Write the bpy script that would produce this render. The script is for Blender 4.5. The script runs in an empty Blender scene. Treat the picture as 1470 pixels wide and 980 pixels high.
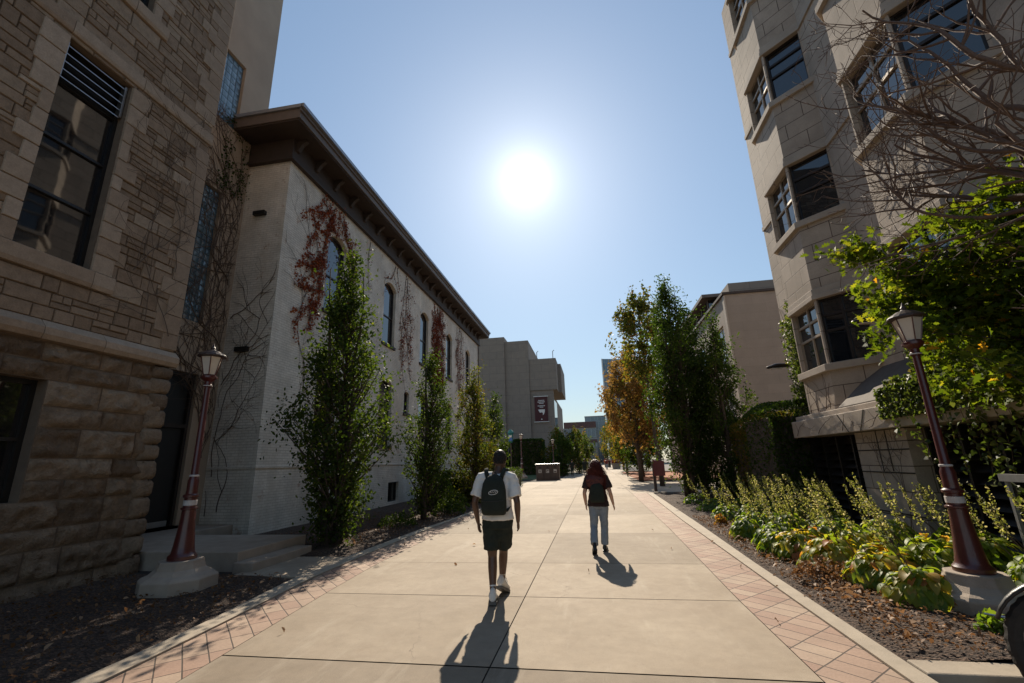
import bpy, math, random
import numpy as np
from mathutils import Vector, Matrix, noise

PI = math.pi
R = math.radians
rnd = random.Random(7)
C = bpy.context.scene.collection
SUN = Vector((-0.0980, 0.8156, 0.5704)).normalized()

# ------------------------------------------------------------------ materials
MATS = {}
def new_mat(name):
    m = bpy.data.materials.new(name); m.use_nodes = True
    nt = m.node_tree; nt.nodes.clear()
    out = nt.nodes.new('ShaderNodeOutputMaterial')
    b = nt.nodes.new('ShaderNodeBsdfPrincipled')
    nt.links.new(b.outputs[0], out.inputs[0])
    MATS[name] = m
    return m, nt, b, out
def N(nt, t, **k):
    n = nt.nodes.new(t)
    for a, v in k.items():
        if a.startswith('i_'):
            key = a[2:]
            key = int(key) if key.isdigit() else key.replace('_', ' ')
            n.inputs[key].default_value = v
        else:
            setattr(n, a, v)
    return n
def L(nt, a, b): nt.links.new(a, b)
def ramp(nt, fac, stops):
    r = nt.nodes.new('ShaderNodeValToRGB'); e = r.color_ramp.elements
    while len(e) < len(stops): e.new(0.5)
    for i, (p, c) in enumerate(stops):
        e[i].position = p; e[i].color = (*c, 1) if len(c) == 3 else c
    if fac is not None: L(nt, fac, r.inputs[0])
    return r.outputs[0]
def mix(nt, fac, a, b, mode='MIX'):
    n = nt.nodes.new('ShaderNodeMix'); n.data_type = 'RGBA'; n.blend_type = mode
    for s, v in ((n.inputs[0], fac), (n.inputs[6], a), (n.inputs[7], b)):
        if isinstance(v, bpy.types.NodeSocket): L(nt, v, s)
        elif isinstance(v, (int, float)): s.default_value = v
        else: s.default_value = (*v, 1)
    return n.outputs[2]
def math_(nt, op, a, b=0.0):
    n = nt.nodes.new('ShaderNodeMath'); n.operation = op
    for s, v in ((n.inputs[0], a), (n.inputs[1], b)):
        if isinstance(v, bpy.types.NodeSocket): L(nt, v, s)
        else: s.default_value = v
    return n.outputs[0]
def coords(nt, kind='Object', scale=None, rot=None):
    tc = nt.nodes.new('ShaderNodeTexCoord'); o = tc.outputs[kind]
    if scale or rot:
        mp = nt.nodes.new('ShaderNodeMapping'); L(nt, o, mp.inputs[0])
        if scale: mp.inputs['Scale'].default_value = scale
        if rot: mp.inputs['Rotation'].default_value = rot
        o = mp.outputs[0]
    return o
def wpos(nt): return nt.nodes.new('ShaderNodeNewGeometry').outputs['Position']
def nz(nt, vec, scale, detail=4, rough=0.6):
    n = N(nt, 'ShaderNodeTexNoise', i_Scale=scale, i_Detail=detail, i_Roughness=rough)
    L(nt, vec, n.inputs['Vector']); return n.outputs['Fac']
def bump(nt, b, h, strength=0.3, dist=0.01):
    n = N(nt, 'ShaderNodeBump', i_Strength=strength, i_Distance=dist)
    L(nt, h, n.inputs['Height']); L(nt, n.outputs[0], b.inputs['Normal'])

def simple(name, col, rough=0.6, metal=0.0, var=0.15, scale=6.0, bmp=0.15, fine=60, spec=0.5, coat=0):
    m, nt, b, o = new_mat(name)
    p = coords(nt)
    n1 = nz(nt, p, scale, 5); n2 = nz(nt, p, fine, 3)
    lo = tuple(c * (1 - var) for c in col); hi = tuple(min(1, c * (1 + var)) for c in col)
    c1 = ramp(nt, n1, [(0.3, lo), (0.7, hi)])
    c2 = mix(nt, 0.25 * min(1, var * 4), c1, ramp(nt, n2, [(0.35, lo), (0.65, hi)]), 'MIX')
    L(nt, c2, b.inputs['Base Color'])
    b.inputs['Roughness'].default_value = rough; b.inputs['Metallic'].default_value = metal
    b.inputs['Specular IOR Level'].default_value = spec
    if coat: b.inputs['Coat Weight'].default_value = coat
    if bmp: bump(nt, b, math_(nt, 'ADD', n2, n1), bmp, 0.01)
    return m

def tinted(name, stops, rough=0.85, mottling=0.3, scale=7, bmp=0.5, dist=0.02, fine=45, stain=None):
    m, nt, b, o = new_mat(name)
    p = wpos(nt)
    at = N(nt, 'ShaderNodeAttribute', attribute_name='tint')
    base = ramp(nt, at.outputs['Fac'], stops)
    n1 = nz(nt, p, scale, 6, 0.65); n2 = nz(nt, p, fine, 4, 0.7)
    v = ramp(nt, n1, [(0.25, (1 - mottling,) * 3), (0.75, (1 + mottling * .6,) * 3)])
    c = mix(nt, 1.0, base, v, 'MULTIPLY')
    v2 = ramp(nt, n2, [(0.3, (0.8,) * 3), (0.7, (1.12,) * 3)])
    c = mix(nt, 0.8, c, v2, 'MULTIPLY')
    if stain:
        n3 = nz(nt, coords(nt, 'Object', (1, 1, .25)), 0.9, 4)
        c = mix(nt, ramp(nt, n3, [(0.52, (0, 0, 0)), (0.7, (.7, .7, .7))]), c, stain)
    L(nt, c, b.inputs['Base Color']); b.inputs['Roughness'].default_value = rough
    b.inputs['Specular IOR Level'].default_value = 0.25
    bump(nt, b, math_(nt, 'ADD', n2, math_(nt, 'MULTIPLY', n1, 1.5)), bmp, dist)
    return m

def bricky(name, c1, c2, mortar, w, h, joint, rough=0.8, var=0.2, bmp=0.4, offset=0.5, rot=None, stain=None, uvk='UV', stainscale=0.7, freq=2, worn=None, squash=1):
    m, nt, b, o = new_mat(name)
    uv = coords(nt, uvk, None, rot) if not rot else coords(nt, uvk, (1, 1, 1), rot)
    br = N(nt, 'ShaderNodeTexBrick', offset=offset, offset_frequency=freq, squash=squash, i_Scale=1.0, i_Mortar_Size=joint, i_Mortar_Smooth=0.3, i_Bias=0.0, i_Brick_Width=w, i_Row_Height=h)
    # small wobble so that the joints are not ruler-straight
    wob = N(nt, 'ShaderNodeTexNoise', i_Scale=3.0, i_Detail=2.0); L(nt, uv, wob.inputs['Vector'])
    va = N(nt, 'ShaderNodeVectorMath', operation='MULTIPLY_ADD'); L(nt, wob.outputs['Color'], va.inputs[0])
    va.inputs[1].default_value = (0.012, 0.012, 0); L(nt, uv, va.inputs[2])
    L(nt, va.outputs[0], br.inputs['Vector'])
    br.inputs['Color1'].default_value = (*c1, 1); br.inputs['Color2'].default_value = (*c2, 1); br.inputs['Mortar'].default_value = (*mortar, 1)
    p = wpos(nt)
    n1 = nz(nt, p, 1.3, 6, 0.65); n2 = nz(nt, p, 38, 4)
    c = mix(nt, 1.0, br.outputs['Color'], ramp(nt, n1, [(0.3, (1 - var,) * 3), (0.72, (1 + var * .5,) * 3)]), 'MULTIPLY')
    c = mix(nt, 0.7, c, ramp(nt, n2, [(0.3, (0.85,) * 3), (0.7, (1.1,) * 3)]), 'MULTIPLY')
    if stain:
        mp = N(nt, 'ShaderNodeMapping'); mp.inputs['Scale'].default_value = (1.0, 1.0, 0.22); L(nt, p, mp.inputs[0])
        n3 = nz(nt, mp.outputs[0], stainscale, 6, 0.7)
        c = mix(nt, ramp(nt, n3, [(0.5, (0, 0, 0)), (0.72, (.75, .75, .75))]), c, stain)
    if worn:
        n4 = nz(nt, p, 2.3, 7, 0.75)
        c = mix(nt, ramp(nt, n4, [(0.6, (0, 0, 0)), (0.66, (.8, .8, .8))]), c, worn)
    L(nt, c, b.inputs['Base Color']); b.inputs['Roughness'].default_value = rough
    b.inputs['Specular IOR Level'].default_value = 0.3
    hgt = math_(nt, 'ADD', math_(nt, 'MULTIPLY', br.outputs['Fac'], -1.2), math_(nt, 'MULTIPLY', n2, 0.5))
    bump(nt, b, hgt, bmp, 0.008)
    return m

def leafmat(name, stops, trans=0.5, tscale=(1.6, 1.7, 0.7), rough=0.6, spec=0.18):
    m, nt, b, out = new_mat(name)
    at = N(nt, 'ShaderNodeAttribute', attribute_name='tint')
    c = ramp(nt, at.outputs['Fac'], stops)
    L(nt, c, b.inputs['Base Color']); b.inputs['Roughness'].default_value = rough
    b.inputs['Specular IOR Level'].default_value = spec
    t = N(nt, 'ShaderNodeBsdfTranslucent')
    L(nt, mix(nt, 1.0, c, tscale, 'MULTIPLY'), t.inputs[0])
    ms = N(nt, 'ShaderNodeMixShader', i_0=trans)
    L(nt, b.outputs[0], ms.inputs[1]); L(nt, t.outputs[0], ms.inputs[2]); L(nt, ms.outputs[0], out.inputs[0])
    return m

def glassy(name, col, rough=0.04, var=0.3, scale=0.8, spec=0.8, wave=0.0):
    m, nt, b, o = new_mat(name)
    p = wpos(nt); n1 = nz(nt, p, scale, 3)
    L(nt, ramp(nt, n1, [(0.3, tuple(c * (1 - var) for c in col)), (0.7, tuple(c * (1 + var) for c in col))]), b.inputs['Base Color'])
    b.inputs['Roughness'].default_value = rough; b.inputs['IOR'].default_value = 1.6
    b.inputs['Specular IOR Level'].default_value = spec
    if wave: bump(nt, b, nz(nt, p, 1.6, 2), wave, 0.02)
    return m

# setting
m, nt, b, o = new_mat('pavement')
p = wpos(nt)
at = N(nt, 'ShaderNodeAttribute', attribute_name='tint')
base = ramp(nt, at.outputs['Fac'], [(0, (.30, .245, .185)), (0.5, (.44, .362, .275)), (1, (.53, .445, .345))])
big = nz(nt, p, 0.55, 6, 0.7); mid = nz(nt, p, 5, 6, 0.72); fine = nz(nt, p, 140, 3)
c = mix(nt, 1, base, ramp(nt, big, [(0.3, (.66, .63, .6)), (0.7, (.94, .94, .94))]), 'MULTIPLY')
c = mix(nt, 1, c, ramp(nt, mid, [(0.3, (.88,) * 3), (0.7, (1.07,) * 3)]), 'MULTIPLY')
c = mix(nt, .9, c, ramp(nt, fine, [(0.3, (.8,) * 3), (0.7, (1.15,) * 3)]), 'MULTIPLY')
mp = N(nt, 'ShaderNodeMapping'); mp.inputs['Scale'].default_value = (6, .9, 1); L(nt, p, mp.inputs[0])
st = nz(nt, mp.outputs[0], 0.5, 5, .7)
c = mix(nt, ramp(nt, st, [(.55, (0, 0, 0)), (.75, (.3, .3, .3))]), c, (.55, .49, .40))
spot = nz(nt, p, 26, 2)
c = mix(nt, ramp(nt, spot, [(.71, (0, 0, 0)), (.74, (.75, .75, .75))]), c, (.2, .16, .12))
dr = nz(nt, p, 1.9, 7, .8)
c = mix(nt, ramp(nt, dr, [(.56, (0, 0, 0)), (.7, (.6, .6, .6))]), c, (.27, .21, .155))
ck = N(nt, 'ShaderNodeTexVoronoi', feature='DISTANCE_TO_EDGE', i_Scale=.42)
wc = N(nt, 'ShaderNodeTexNoise', i_Scale=2.2, i_Detail=5.0); L(nt, p, wc.inputs['Vector'])
vm = N(nt, 'ShaderNodeVectorMath', operation='MULTIPLY_ADD'); L(nt, wc.outputs['Color'], vm.inputs[0]); vm.inputs[1].default_value = (.7, .7, 0); L(nt, p, vm.inputs[2]); L(nt, vm.outputs[0], ck.inputs['Vector'])
c = mix(nt, math_(nt, 'MULTIPLY', ramp(nt, ck.outputs['Distance'], [(0, (1, 1, 1)), (.0035, (0, 0, 0))]), ramp(nt, big, [(.5, (0, 0, 0)), (.6, (.7, .7, .7))])), c, (.16, .12, .09))
L(nt, c, b.inputs['Base Color']); b.inputs['Roughness'].default_value = 0.8
b.inputs['Specular IOR Level'].default_value = 0.2
wv = N(nt, 'ShaderNodeTexWave', wave_type='BANDS', bands_direction='Y', i_Scale=16.0, i_Distortion=1.5, i_Detail=2.0); L(nt, p, wv.inputs[0])
bump(nt, b, math_(nt, 'ADD', fine, math_(nt, 'MULTIPLY', wv.outputs['Fac'], .35)), 0.25, 0.006)
simple('joint', (.035, .028, .022), .95)
simple('ground', (.16, .14, .11), .95, var=.3, scale=.5)
PAV = dict(w=.33, h=.2, joint=.007, offset=0.0, rough=.75, var=.22, bmp=.6)
bricky('paver', (.31, .19, .14), (.39, .285, .21), (.07, .05, .04), rot=(0, 0, R(45)), **PAV)
simple('kerb', (.35, .29, .22), .8, var=.18, scale=4, bmp=.4, fine=120)
m, nt, b, o = new_mat('mulch')
p = wpos(nt); vor = N(nt, 'ShaderNodeTexVoronoi', i_Scale=34.0, i_Randomness=1.0)
mp = N(nt, 'ShaderNodeMapping'); mp.inputs['Scale'].default_value = (1, 1.6, 1); L(nt, p, mp.inputs[0])
L(nt, mp.outputs[0], vor.inputs['Vector'])
vc = ramp(nt, N(nt, 'ShaderNodeSeparateColor').outputs[0], [(0, (.024, .013, .008)), (.6, (.062, .034, .021)), (1, (.14, .085, .055))])
L(nt, vor.outputs['Color'], vc.node.inputs[0].links[0].from_node.inputs[0])
c = mix(nt, .8, vc, ramp(nt, nz(nt, p, 2.2, 5), [(.3, (.65,) * 3), (.7, (1.3,) * 3)]), 'MULTIPLY')
L(nt, c, b.inputs['Base Color']); b.inputs['Roughness'].default_value = .9
bump(nt, b, math_(nt, 'ADD', vor.outputs['Distance'], nz(nt, p, 60, 4)), 0.9, 0.03)
simple('red_mulch', (.3, .1, .035), .9, var=.4, scale=12, bmp=.8, fine=50)
simple('grass', (.05, .08, .02), .9, var=.4, scale=3, bmp=.8, fine=80)

# buildings
STONE = [(0, (.23, .16, .108)), (.35, (.28, .2, .137)), (.65, (.33, .24, .168)), (.85, (.37, .28, .2)), (1, (.46, .36, .27))]
tinted('rubble_stone', STONE, stain=None)
tinted('rough_stone', [(0, (.19, .13, .085)), (.5, (.28, .2, .135)), (1, (.38, .285, .2))], scale=4, mottling=.45, bmp=1.0, dist=.05, fine=24)
tinted('dressed_stone', [(0, (.33, .24, .17)), (.5, (.39, .295, .215)), (1, (.45, .35, .265))], mottling=.2, bmp=.3)
simple('mortar', (.17, .125, .09), .95, bmp=.4)
simple('stucco', (.43, .335, .25), .9, var=.1, scale=.8, bmp=.5, fine=90)
bricky('painted_brick', (.80, .735, .64), (.74, .67, .575), (.56, .49, .41), .22, .075, .007, var=.24, bmp=.8, stain=(.52, .44, .35), worn=(.42, .28, .2))
simple('dark_timber', (.05, .034, .027), .7, var=.25, scale=3, bmp=.3)
simple('eave_paint', (.14, .108, .09), .6, var=.15)
simple('gutter_metal', (.30, .31, .34), .4, .4, var=.15)
simple('roofing', (.07, .065, .06), .85)
simple('black_frame', (.012, .011, .011), .45, var=.3)
simple('bronze_frame', (.035, .026, .022), .45, .3, var=.2)
simple('tan_frame', (.36, .29, .22), .5, .2, var=.12)
simple('grey_frame', (.25, .245, .25), .5, var=.2)
simple('white_paint', (.7, .68, .64), .6, var=.08)
glassy('dark_glass', (.012, .011, .012), .03, spec=.9, wave=.06)
glassy('blue_glass', (.01, .012, .016), .02, spec=1.0)
glassy('glass_block', (.12, .19, .24), .12, var=.35, scale=5)
bricky('stone_panel', (.50, .41, .33), (.43, .35, .28), (.12, .085, .065), .95, .46, .011, var=.24, bmp=.35, stain=(.30, .25, .2), stainscale=.8)
simple('stone_trim', (.42, .35, .285), .85, var=.15, scale=2, bmp=.3)
simple('sloped_roof', (.12, .095, .078), .85, var=.2)
simple('louvre_metal', (.022, .018, .016), .5, .3, var=.3)
bricky('beige_panel', (.36, .29, .235), (.325, .265, .215), (.26, .21, .17), 1.6, .6, .006, var=.1, bmp=.15)
bricky('concrete_far', (.27, .225, .185), (.25, .21, .175), (.2, .165, .14), 2.4, 1.2, .03, var=.12, bmp=.1)
simple('banner_cloth', (.075, .022, .022), .8, var=.1)
m, nt, b, o = new_mat('curtain_wall')
uv = coords(nt, 'UV')
br = N(nt, 'ShaderNodeTexBrick', offset=0.0, i_Scale=1.0, i_Mortar_Size=.06, i_Brick_Width=1.6, i_Row_Height=3.6, i_Mortar_Smooth=0.0)
L(nt, uv, br.inputs['Vector'])
br.inputs['Color1'].default_value = (.06, .10, .14, 1); br.inputs['Color2'].default_value = (.12, .18, .23, 1); br.inputs['Mortar'].default_value = (.22, .27, .3, 1)
L(nt, br.outputs['Color'], b.inputs['Base Color']); b.inputs['Roughness'].default_value = .12; b.inputs['Specular IOR Level'].default_value = .9
bricky('far_brick', (.17, .085, .07), (.15, .08, .065), (.13, .09, .08), .6, .25, .02)
simple('far_concrete', (.33, .32, .3), .8)
# street things
simple('lamp_red', (.075, .014, .013), .35, var=.2, scale=8, bmp=.08, coat=.3)
simple('lamp_glass', (.62, .55, .47), .35, var=.05)
simple('lamp_band', (.5, .47, .45), .5)
simple('lamp_dark', (.05, .03, .027), .5)
simple('cast_concrete', (.34, .275, .215), .85, var=.2, scale=3, bmp=.4, fine=90)
simple('black_plastic', (.012, .012, .013), .4, var=.3)
simple('rubber', (.02, .018, .017), .85, var=.3, scale=30)
simple('steel', (.45, .45, .46), .3, .9, var=.1)
simple('terracotta', (.33, .16, .11), .8, var=.2)
simple('bin_brown', (.075, .05, .04), .5, var=.2)
simple('teal_paint', (.03, .17, .15), .5)
simple('sign_blue', (.03, .12, .4), .5)
simple('car_paint', (.02, .09, .25), .3, .3, var=.05, coat=.6)
simple('red_paint', (.17, .02, .016), .45, var=.12)
# plants
simple('bark', (.075, .055, .042), .95, var=.35, scale=14, bmp=.9, fine=50)
simple('twig', (.12, .075, .055), .7, var=.3, scale=20, bmp=.3)
simple('vine_stem', (.11, .075, .055), .9, var=.3, scale=20)
GREEN = [(0, (.022, .038, .008)), (.45, (.045, .07, .013)), (.8, (.09, .115, .02)), (1, (.18, .18, .035))]
leafmat('leaf_dark', [(0, (.024, .045, .009)), (.55, (.05, .08, .014)), (1, (.12, .145, .026))], .5)
leafmat('leaf_green', GREEN, .5)
leafmat('leaf_oak', [(0, (.03, .055, .009)), (.4, (.07, .115, .014)), (.75, (.14, .18, .022)), (.93, (.27, .25, .035)), (1, (.4, .22, .03))], .6, (2.1, 1.9, .6))
leafmat('leaf_ochre', [(0, (.05, .07, .012)), (.4, (.12, .12, .02)), (.75, (.24, .12, .03)), (1, (.34, .15, .04))], .5)
leafmat('leaf_orange', [(0, (.11, .11, .02)), (.35, (.22, .15, .035)), (.75, (.34, .18, .06)), (1, (.42, .26, .11))], .5, (1.4, 1.3, .9))
leafmat('leaf_red', [(0, (.13, .028, .014)), (.6, (.27, .06, .025)), (1, (.36, .12, .045))], .35)
leafmat('leaf_ivy', [(0, (.045, .07, .014)), (.6, (.11, .14, .035)), (.9, (.2, .2, .07)), (1, (.26, .2, .09))], .45, rough=.5, spec=.25)
leafmat('leaf_hosta', [(0, (.07, .13, .018)), (.5, (.18, .24, .03)), (.75, (.32, .31, .045)), (.93, (.42, .28, .07)), (1, (.4, .17, .06))], .55, (2.1, 2.0, .7), rough=.5, spec=.35)
leafmat('flower_spike', [(0, (.12, .15, .035)), (.6, (.22, .25, .07)), (1, (.45, .42, .3))], .5, (1.8, 1.6, .9))
leafmat('leaf_dead', [(0, (.10, .05, .02)), (.5, (.22, .12, .06)), (1, (.45, .3, .19))], .3, (1.3, 1.1, .8))
# people
simple('skin_dark', (.095, .048, .03), .45, var=.12, scale=9, bmp=.05)
simple('skin_light', (.5, .29, .2), .5, var=.1, scale=9, bmp=.05)
simple('white_cotton', (.72, .71, .69), .9, var=.06, scale=12, bmp=.3)
simple('black_cotton', (.014, .02, .015), .9, var=.3, scale=12, bmp=.3)
simple('black_hair', (.010, .008, .007), .8, var=.3, scale=60, bmp=.8, fine=150)
m = simple('red_hair', (.085, .015, .011), .5, var=.5, scale=25, bmp=.8, fine=90)
simple('denim', (.23, .27, .32), .85, var=.15, scale=14, bmp=.3, fine=200)
simple('maroon_shirt', (.028, .013, .012), .9, var=.3, scale=10, bmp=.3)
simple('sole_grey', (.12, .11, .1), .7)
simple('eye_white', (.7, .7, .68), .3, var=.02)
simple('lip', (.2, .07, .06), .5)

# ------------------------------------------------------------------ mesh builder
class MB:
    def __init__(s): s.v = []; s.f = []; s.t = []; s.tint = None
    def add(s, vs, fs, tint=0.5):
        o = len(s.v); s.v += [tuple(x) for x in vs]
        s.f += [tuple(i + o for i in f) for f in fs]; s.t += [tint] * len(fs)
    def box(s, x0, x1, y0, y1, z0, z1, tint=.5):
        s.add([(x0, y0, z0), (x1, y0, z0), (x1, y1, z0), (x0, y1, z0), (x0, y0, z1), (x1, y0, z1), (x1, y1, z1), (x0, y1, z1)],
              [(0, 3, 2, 1), (4, 5, 6, 7), (0, 1, 5, 4), (1, 2, 6, 5), (2, 3, 7, 6), (3, 0, 4, 7)], tint)
    def obox(s, c, ax, ay, az, tint=.5):      # oriented box: half vectors
        c, ax, ay, az = map(Vector, (c, ax, ay, az)); vs = []
        for k in (-1, 1):
            for (i, j) in ((-1, -1), (1, -1), (1, 1), (-1, 1)): vs.append(c + ax * i + ay * j + az * k)
        s.add(vs, [(0, 3, 2, 1), (4, 5, 6, 7), (0, 1, 5, 4), (1, 2, 6, 5), (2, 3, 7, 6), (3, 0, 4, 7)], tint)
    def quad(s, a, b, c, d, tint=.5): s.add([a, b, c, d], [(0, 1, 2, 3)], tint)
    def poly(s, pts, tint=.5): s.add(pts, [tuple(range(len(pts)))], tint)
    def prism(s, pts, z0, z1, tint=.5):
        n = len(pts)
        s.add([(x, y, z0) for x, y in pts] + [(x, y, z1) for x, y in pts],
              [tuple(range(n - 1, -1, -1)), tuple(range(n, 2 * n))] + [(i, (i + 1) % n, n + (i + 1) % n, n + i) for i in range(n)], tint)
    def rings(s, rings, cap=True, closed=True, tint=.5):
        n = len(rings[0]); vs = [p for r in rings for p in r]; fs = []
        for k in range(len(rings) - 1):
            for i in range(n if closed else n - 1):
                j = (i + 1) % n; fs.append((k * n + i, k * n + j, (k + 1) * n + j, (k + 1) * n + i))
        if cap: fs.append(tuple(range(n - 1, -1, -1))); fs.append(tuple((len(rings) - 1) * n + i for i in range(n)))
        s.add(vs, fs, tint)
    def tube(s, pts, rad, sides=6, cap=True, tint=.5, flat=1.0, flatdir=None):
        pts = [Vector(p) for p in pts]; n = len(pts)
        if isinstance(rad, (int, float)): rad = [rad] * n
        rs = []; prev = None
        for i in range(n):
            t = (pts[min(i + 1, n - 1)] - pts[max(i - 1, 0)])
            t = t.normalized() if t.length > 1e-9 else Vector((0, 0, 1))
            if prev is None:
                u = Vector(flatdir) if flatdir else (Vector((1, 0, 0)) if abs(t.x) < .9 else Vector((0, 1, 0)))
            else: u = prev
            u = (u - t * u.dot(t)).normalized(); prev = u; w = t.cross(u)
            rs.append([pts[i] + (u * math.cos(a) + w * math.sin(a) * flat) * rad[i] for a in (2 * PI * k / sides for k in range(sides))])
        s.rings(rs, cap, True, tint)
    def blob(s, pts, rad, sides=14, flat=1.0, flatdir=None):   # tube with rounded ends
        pts = [Vector(p) for p in pts]; rad = list(rad)
        P = []; Q = []
        d0 = (pts[0] - pts[1]).normalized(); d1 = (pts[-1] - pts[-2]).normalized()
        for a in (80, 55, 28): P.append(pts[0] + d0 * rad[0] * math.sin(R(a)) * .9); Q.append(rad[0] * math.cos(R(a)))
        # resample with smooth interpolation
        for i in range(len(pts) - 1):
            for k in range(3):
                f = k / 3; P.append(pts[i].lerp(pts[i + 1], f)); Q.append(rad[i] * (1 - f) + rad[i + 1] * f)
        P.append(pts[-1]); Q.append(rad[-1])
        for a in (28, 55, 80): P.append(pts[-1] + d1 * rad[-1] * math.sin(R(a)) * .9); Q.append(rad[-1] * math.cos(R(a)))
        s.tube(P, Q, sides, flat=flat, flatdir=flatdir)
    def ell(s, c, r, seg=16, tilt=None):
        c = Vector(c); rs = []
        M = Matrix.Rotation(tilt[0], 3, tilt[1]) if tilt else Matrix.Identity(3)
        for k in range(1, seg):
            a = PI * k / seg
            rs.append([c + M @ Vector((r[0] * math.sin(a) * math.cos(b), r[1] * math.sin(a) * math.sin(b), -r[2] * math.cos(a))) for b in (2 * PI * j / seg for j in range(seg))])
        s.rings(rs)
    def loft(s, levels, seg=20, power=2.0):      # (z, cx, cy, rx, ry)
        rs = []
        for (z, cx, cy, rx, ry) in levels:
            r = []
            for j in range(seg):
                a = 2 * PI * j / seg; ca, sa = math.cos(a), math.sin(a)
                r.append((cx + rx * math.copysign(abs(ca) ** (2 / power), ca), cy + ry * math.copysign(abs(sa) ** (2 / power), sa), z))
            rs.append(r)
        s.rings(rs)
    def lathe(s, prof, c=(0, 0), seg=16, tint=.5, rot=0):
        s.rings([[(c[0] + r * math.cos(2 * PI * (j + rot) / seg), c[1] + r * math.sin(2 * PI * (j + rot) / seg), z) for j in range(seg)] for (r, z) in prof], tint=tint)
    def build(s, name, mat, parent=None, smooth=False, bevel=0, local=False, loc=None, remesh=0, tint=False):
        me = bpy.data.meshes.new(name)
        off = Vector((0, 0, 0))
        q = parent
        if parent is not None and not local:
            while q is not None: off += q.location; q = q.parent
        if loc is not None: off += Vector(loc)
        vs = s.v if off.length == 0 else [(x - off.x, y - off.y, z - off.z) for x, y, z in s.v]
        me.from_pydata(vs, [], s.f); me.update()
        me.materials.append(MATS[mat])
        co = np.array(s.v, dtype=np.float64)
        nl = len(me.loops); li = np.empty(nl, dtype=np.int32); me.loops.foreach_get('vertex_index', li)
        npoly = len(me.polygons)
        tot = np.empty(npoly, dtype=np.int32); me.polygons.foreach_get('loop_total', tot)
        nor = np.empty(npoly * 3, dtype=np.float32); me.polygons.foreach_get('normal', nor); nor = nor.reshape(-1, 3)
        ln = np.repeat(nor, tot, axis=0); p = co[li]
        flatm = np.abs(ln[:, 2]) > .8
        h = np.hypot(ln[:, 0], ln[:, 1]) + 1e-9
        u = np.where(flatm, p[:, 0], (-ln[:, 1] * p[:, 0] + ln[:, 0] * p[:, 1]) / h)
        v = np.where(flatm, p[:, 1], p[:, 2])
        uv = me.uv_layers.new(name='UVMap'); uv.data.foreach_set('uv', np.stack([u, v], 1).astype(np.float32).ravel())
        if tint:
            a = me.attributes.new('tint', 'FLOAT', 'FACE'); a.data.foreach_set('value', np.array(s.t, dtype=np.float32))
        if smooth:
            me.polygons.foreach_set('use_smooth', [True] * npoly)
        o = bpy.data.objects.new(name, me); C.objects.link(o)
        if parent is not None: o.parent = parent
        if loc is not None: o.location = loc
        if remesh:
            md = o.modifiers.new('r', 'REMESH'); md.mode = 'VOXEL'; md.voxel_size = remesh; md.use_smooth_shade = True
            sm = o.modifiers.new('s', 'SMOOTH'); sm.factor = .6; sm.iterations = 4
        if bevel:
            bv = o.modifiers.new('b', 'BEVEL'); bv.width = bevel; bv.segments = 2; bv.limit_method = 'ANGLE'; bv.angle_limit = R(40)
        return o

def tag(o, label, cat, group=None):
    o['label'] = label; o['category'] = cat
    if group: o['group'] = group
    return o
def thing(name, label, cat, loc=(0, 0, 0), rz=0, group=None):
    o = bpy.data.objects.new(name, None); C.objects.link(o); o.location = loc; o.rotation_euler = (0, 0, rz)
    o.empty_display_size = .2
    return tag(o, label, cat, group)
def struct(o, kind='structure'): o['kind'] = kind; return o
def dup(root, loc, rz=0, label=None, group=None, scale=1):
    def cp(o, par):
        c = o.copy(); C.objects.link(c)
        if par is not None: c.parent = par
        for ch in [x for x in allobj if x.parent == o]: cp(ch, c)
        return c
    allobj = list(bpy.data.objects)
    r = cp(root, None); r.location = loc; r.rotation_euler = (0, 0, rz); r.scale = (scale,) * 3
    if label: r['label'] = label
    if group: r['group'] = group
    return r

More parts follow.
